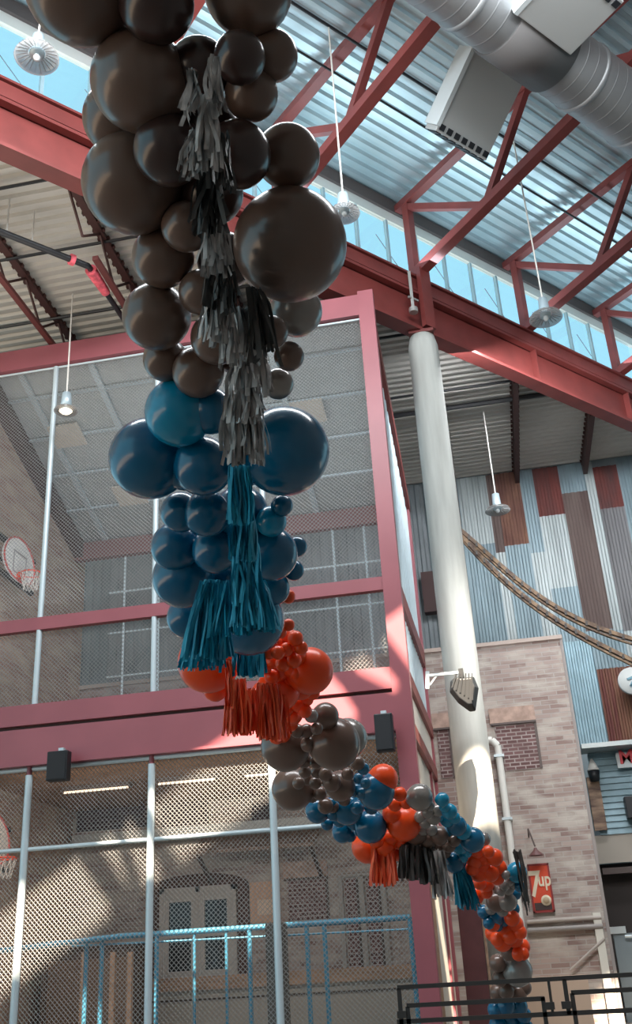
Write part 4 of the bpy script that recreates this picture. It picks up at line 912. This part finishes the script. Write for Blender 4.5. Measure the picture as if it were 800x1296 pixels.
cluster('c', [(560, 1012, 9), (569, 1027, 10), (563, 1022, 7), (566, 1038, 9), (586, 1052, 11), (590, 1078, 8), (575, 1035, 8), (555, 1033, 8, .1), (572, 1052, 10, .1), (582, 1070, 11, .1), (585, 1085, 8), (592, 1090, 8, .1)],
        'small bright blue balloon in the row descending to the sunlit column', 'small bright blue balloons by the column')
cluster('o', [(601, 1089, 11), (613, 1084, 11), (626, 1085, 11), (632, 1098, 10), (620, 1104, 12), (606, 1105, 11), (598, 1099, 9), (616, 1118, 10), (629, 1110, 10), (610, 1094, 11), (622, 1094, 11), (607, 1117, 9), (615, 1128, 9), (604, 1078, 8), (618, 1078, 8)],
        'small orange balloon in the round orange bunch just below the sunlit column', 'small orange balloons, round bunch')
cluster('s', [(645, 1115, 7), (638, 1120, 7), (648, 1108, 6), (652, 1119, 7), (634, 1127, 7), (643, 1125, 8), (640, 1107, 6), (621, 1150, 8), (636, 1152, 8, -.1), (630, 1126, 6)],
        'small grey balloon between the round orange bunch and the red sign', 'small grey balloons by the red sign')
cluster('b', [(652, 1131, 8), (658, 1122, 7), (648, 1142, 7, .1), (613, 1154, 9), (650, 1150, 8, .1), (637, 1164, 9), (645, 1157, 8), (619, 1168, 8), (630, 1172, 7)],
        'small dark blue balloon between the two lower orange bunches', 'small dark blue balloons between orange bunches')
cluster('o', [(625, 1181, 11), (640, 1176, 12), (652, 1170, 11), (651, 1188, 11), (636, 1192, 12), (661, 1198, 10), (624, 1170, 9), (648, 1162, 10), (656, 1207, 9), (645, 1185, 10), (630, 1188, 10), (658, 1180, 9), (662, 1207, 8)],
        'small orange balloon in the lowest orange bunch', 'small orange balloons, lowest bunch')
cluster('t', [(633, 1238, 10), (641, 1254, 10), (656, 1257, 11), (630, 1256, 10), (640, 1228, 9, .1), (664, 1250, 9), (645, 1246, 9)],
        'small taupe balloon under the largest grey one at the foot of the garland', 'small taupe balloons, foot of the garland')
cluster('b', [(640, 1273, 12), (656, 1274, 12), (628, 1278, 11), (645, 1291, 13), (663, 1285, 10), (630, 1297, 11), (655, 1305, 12), (640, 1308, 12), (665, 1300, 10), (633, 1266, 9)],
        'small blue balloon behind the railing at the very foot of the garland', 'small blue balloons behind the railing')

# ------------------------------------------------------------------ paper tassels
def paper(name, c, c2): return mat(name, c, .45, .15, nscale=14, col2=c2, stretch=(1, 1, .25), spec=.6)
PG = paper('tassel_grey', (.72, .66, .64), (.10, .085, .08)); PB = paper('tassel_blue', (.02, .42, .60), (.0, .20, .32)); PO = paper('tassel_orange', (.95, .16, .05), (.85, .06, .01))  # grey paper's two tones paint in highlights and the dark gaps
PK = paper('tassel_dark', (.09, .075, .07), (.04, .035, .03))
UPV = np.array([0, 0, 1.0])
def tassel(parent, material, x, y, lpx, wtop, wbot, n, D, lean=0, sw=.011, ragged=.18):
    m = MB(); right = R[0]; fwd = R[2]; p0 = aD(x, y, D); sc = D / F_PX
    Ln = lpx * sc / .91
    for i in range(n):
        a = random.uniform(-1, 1); b = random.uniform(-1, 1); l = Ln * random.uniform(1 - ragged, 1.0)
        top = p0 + right * (a * wtop * sc / 2) + fwd * (b * .03) + UPV * random.uniform(-.05, .02) * Ln
        bx = a * .8 + random.uniform(-.25, .25)
        bot = p0 + right * ((bx * wbot / 2 + lean) * sc) + fwd * (b * .05 * (1 + wbot / 40)) - UPV * l
        ang = random.uniform(0, math.pi); wv = np.array([math.cos(ang), math.sin(ang), 0]) * sw * .5 * random.uniform(.6, 1.2)
        ph = random.uniform(0, 6); amp = random.uniform(.004, .018); vs = []; K = 6
        tw = random.uniform(-.6, .6)
        for k in range(K + 1):
            f = k / K; g = f ** 1.3
            q = top * (1 - f) + bot * f; q = q + right * ((bot - top) @ right) * (math.sqrt(f) - f) * .5 + right * amp * math.sin(ph + f * 5) + fwd * amp * math.cos(ph * 2 + f * 4)
            w2 = wv * math.cos(tw * f) + np.array([-wv[1], wv[0], 0]) * math.sin(tw * f)
            vs += [q - w2, q + w2]
        m.add(vs, [(2 * k, 2 * k + 1, 2 * k + 3, 2 * k + 2) for k in range(K)])
    return m.build('tassel', material, parent)
g1 = thing('tassel_garland', aD(290, 330, 5.2), 'long garland of crumpled grey paper tassels down the front of the balloons', 'paper garland')
for x, y, l, wt, wb, n, ln in ((270, 72, 90, 8, 22, 16, 2), (245, 90, 85, 8, 26, 14, -4), (262, 120, 110, 10, 40, 34, -2), (250, 165, 75, 12, 44, 26, -6), (280, 170, 90, 10, 34, 30, 0), (265, 215, 95, 14, 50, 46, -2),
                     (270, 270, 90, 14, 50, 46, 2), (280, 320, 85, 18, 55, 50, 0), (275, 350, 95, 16, 55, 46, 0), (322, 365, 105, 14, 44, 34, 8), (300, 390, 85, 20, 62, 50, 2), (318, 430, 80, 20, 58, 46, 2), (308, 462, 80, 24, 66, 55, 0), (306, 495, 98, 34, 66, 85, 0)):
    tassel(g1, PG if random.random() > .25 else PK, x, y, l, wt, wb, n, base_d(y) - .42, ln, .024, .3)
g2 = thing('tassel_garland', aD(305, 700, 6.6), 'bright blue paper fringe hanging below the grey one and flaring at its foot', 'paper garland')
for x, y, l, wt, wb, n, ln in ((303, 590, 75, 22, 32, 60, 0), (305, 620, 90, 26, 36, 70, 0), (308, 670, 95, 26, 40, 70, 2), (310, 712, 80, 26, 56, 80, 4), (268, 735, 95, 22, 60, 95, -8), (292, 735, 66, 26, 64, 80, -4), (322, 735, 62, 24, 50, 60, 8), (262, 775, 68, 30, 60, 100, -8), (275, 760, 70, 20, 50, 60, -4)):
    tassel(g2, PB, x, y, l, wt, wb, int(n * 1.3), base_d(y) - (.48 if y < 700 else .85), ln, .02, .1)
tassel(g2, PB, 312, 800, 52, 34, 44, 70, base_d(800) + .15, 0, .03, .06)
g3 = thing('tassel_garland', aD(325, 880, 7.8), 'orange paper tassels hanging from the upper orange cluster', 'paper garland')
for x, y, l, wt, wb, n, ln in ((289, 835, 60, 5, 12, 14, 0), (300, 860, 65, 20, 40, 55, -2), (312, 872, 52, 26, 36, 45, -4), (340, 865, 65, 26, 40, 60, 2), (350, 880, 50, 20, 30, 40, 2)):
    tassel(g3, PO, x, y, l, wt, wb, int(n * 1.4), base_d(y) - .35, ln, .024, .12)
g4 = thing('tassel_garland', aD(482, 1090, 11.3), 'short orange paper tassel under the middle of the garland, above the corner post foot', 'paper garland')
tassel(g4, PO, 484, 1068, 44, 26, 38, 90, base_d(1080) - .3, -1, .035, .1)
g5 = thing('tassel_garland', aD(535, 1095, 11.8), 'dark grey paper tassels hanging in front of the red corner post', 'paper garland')
for x, y, l, wt, wb, n, ln in ((519, 1066, 40, 22, 30, 60, -3), (537, 1072, 40, 24, 30, 60, 1), (550, 1076, 52, 20, 26, 55, 4)):
    tassel(g5, PK if x < 540 else PG, x, y, l, wt, wb, n, base_d(1080) - .25, ln, .035, .12)
g6 = thing('tassel_garland', aD(583, 1120, 12.2), 'bright blue paper tassel beside the foot of the dark grey ones', 'paper garland')
tassel(g6, mat('tassel_sky', (.02, .33, .5), .4, nscale=12, col2=(.0, .16, .26), stretch=(1, 1, .3)), 580, 1096, 46, 12, 34, 70, base_d(1110) - .25, 6, .035, .15)
g7 = thing('tassel_garland', aD(655, 1125, 12.6), 'thin dark paper streamers beside the red sign', 'paper garland')
tassel(g7, PK, 655, 1075, 70, 10, 10, 16, base_d(1100) + .1, 3, .02, .2)

for o in ALL:
    if '_o' in o: del o['_o']
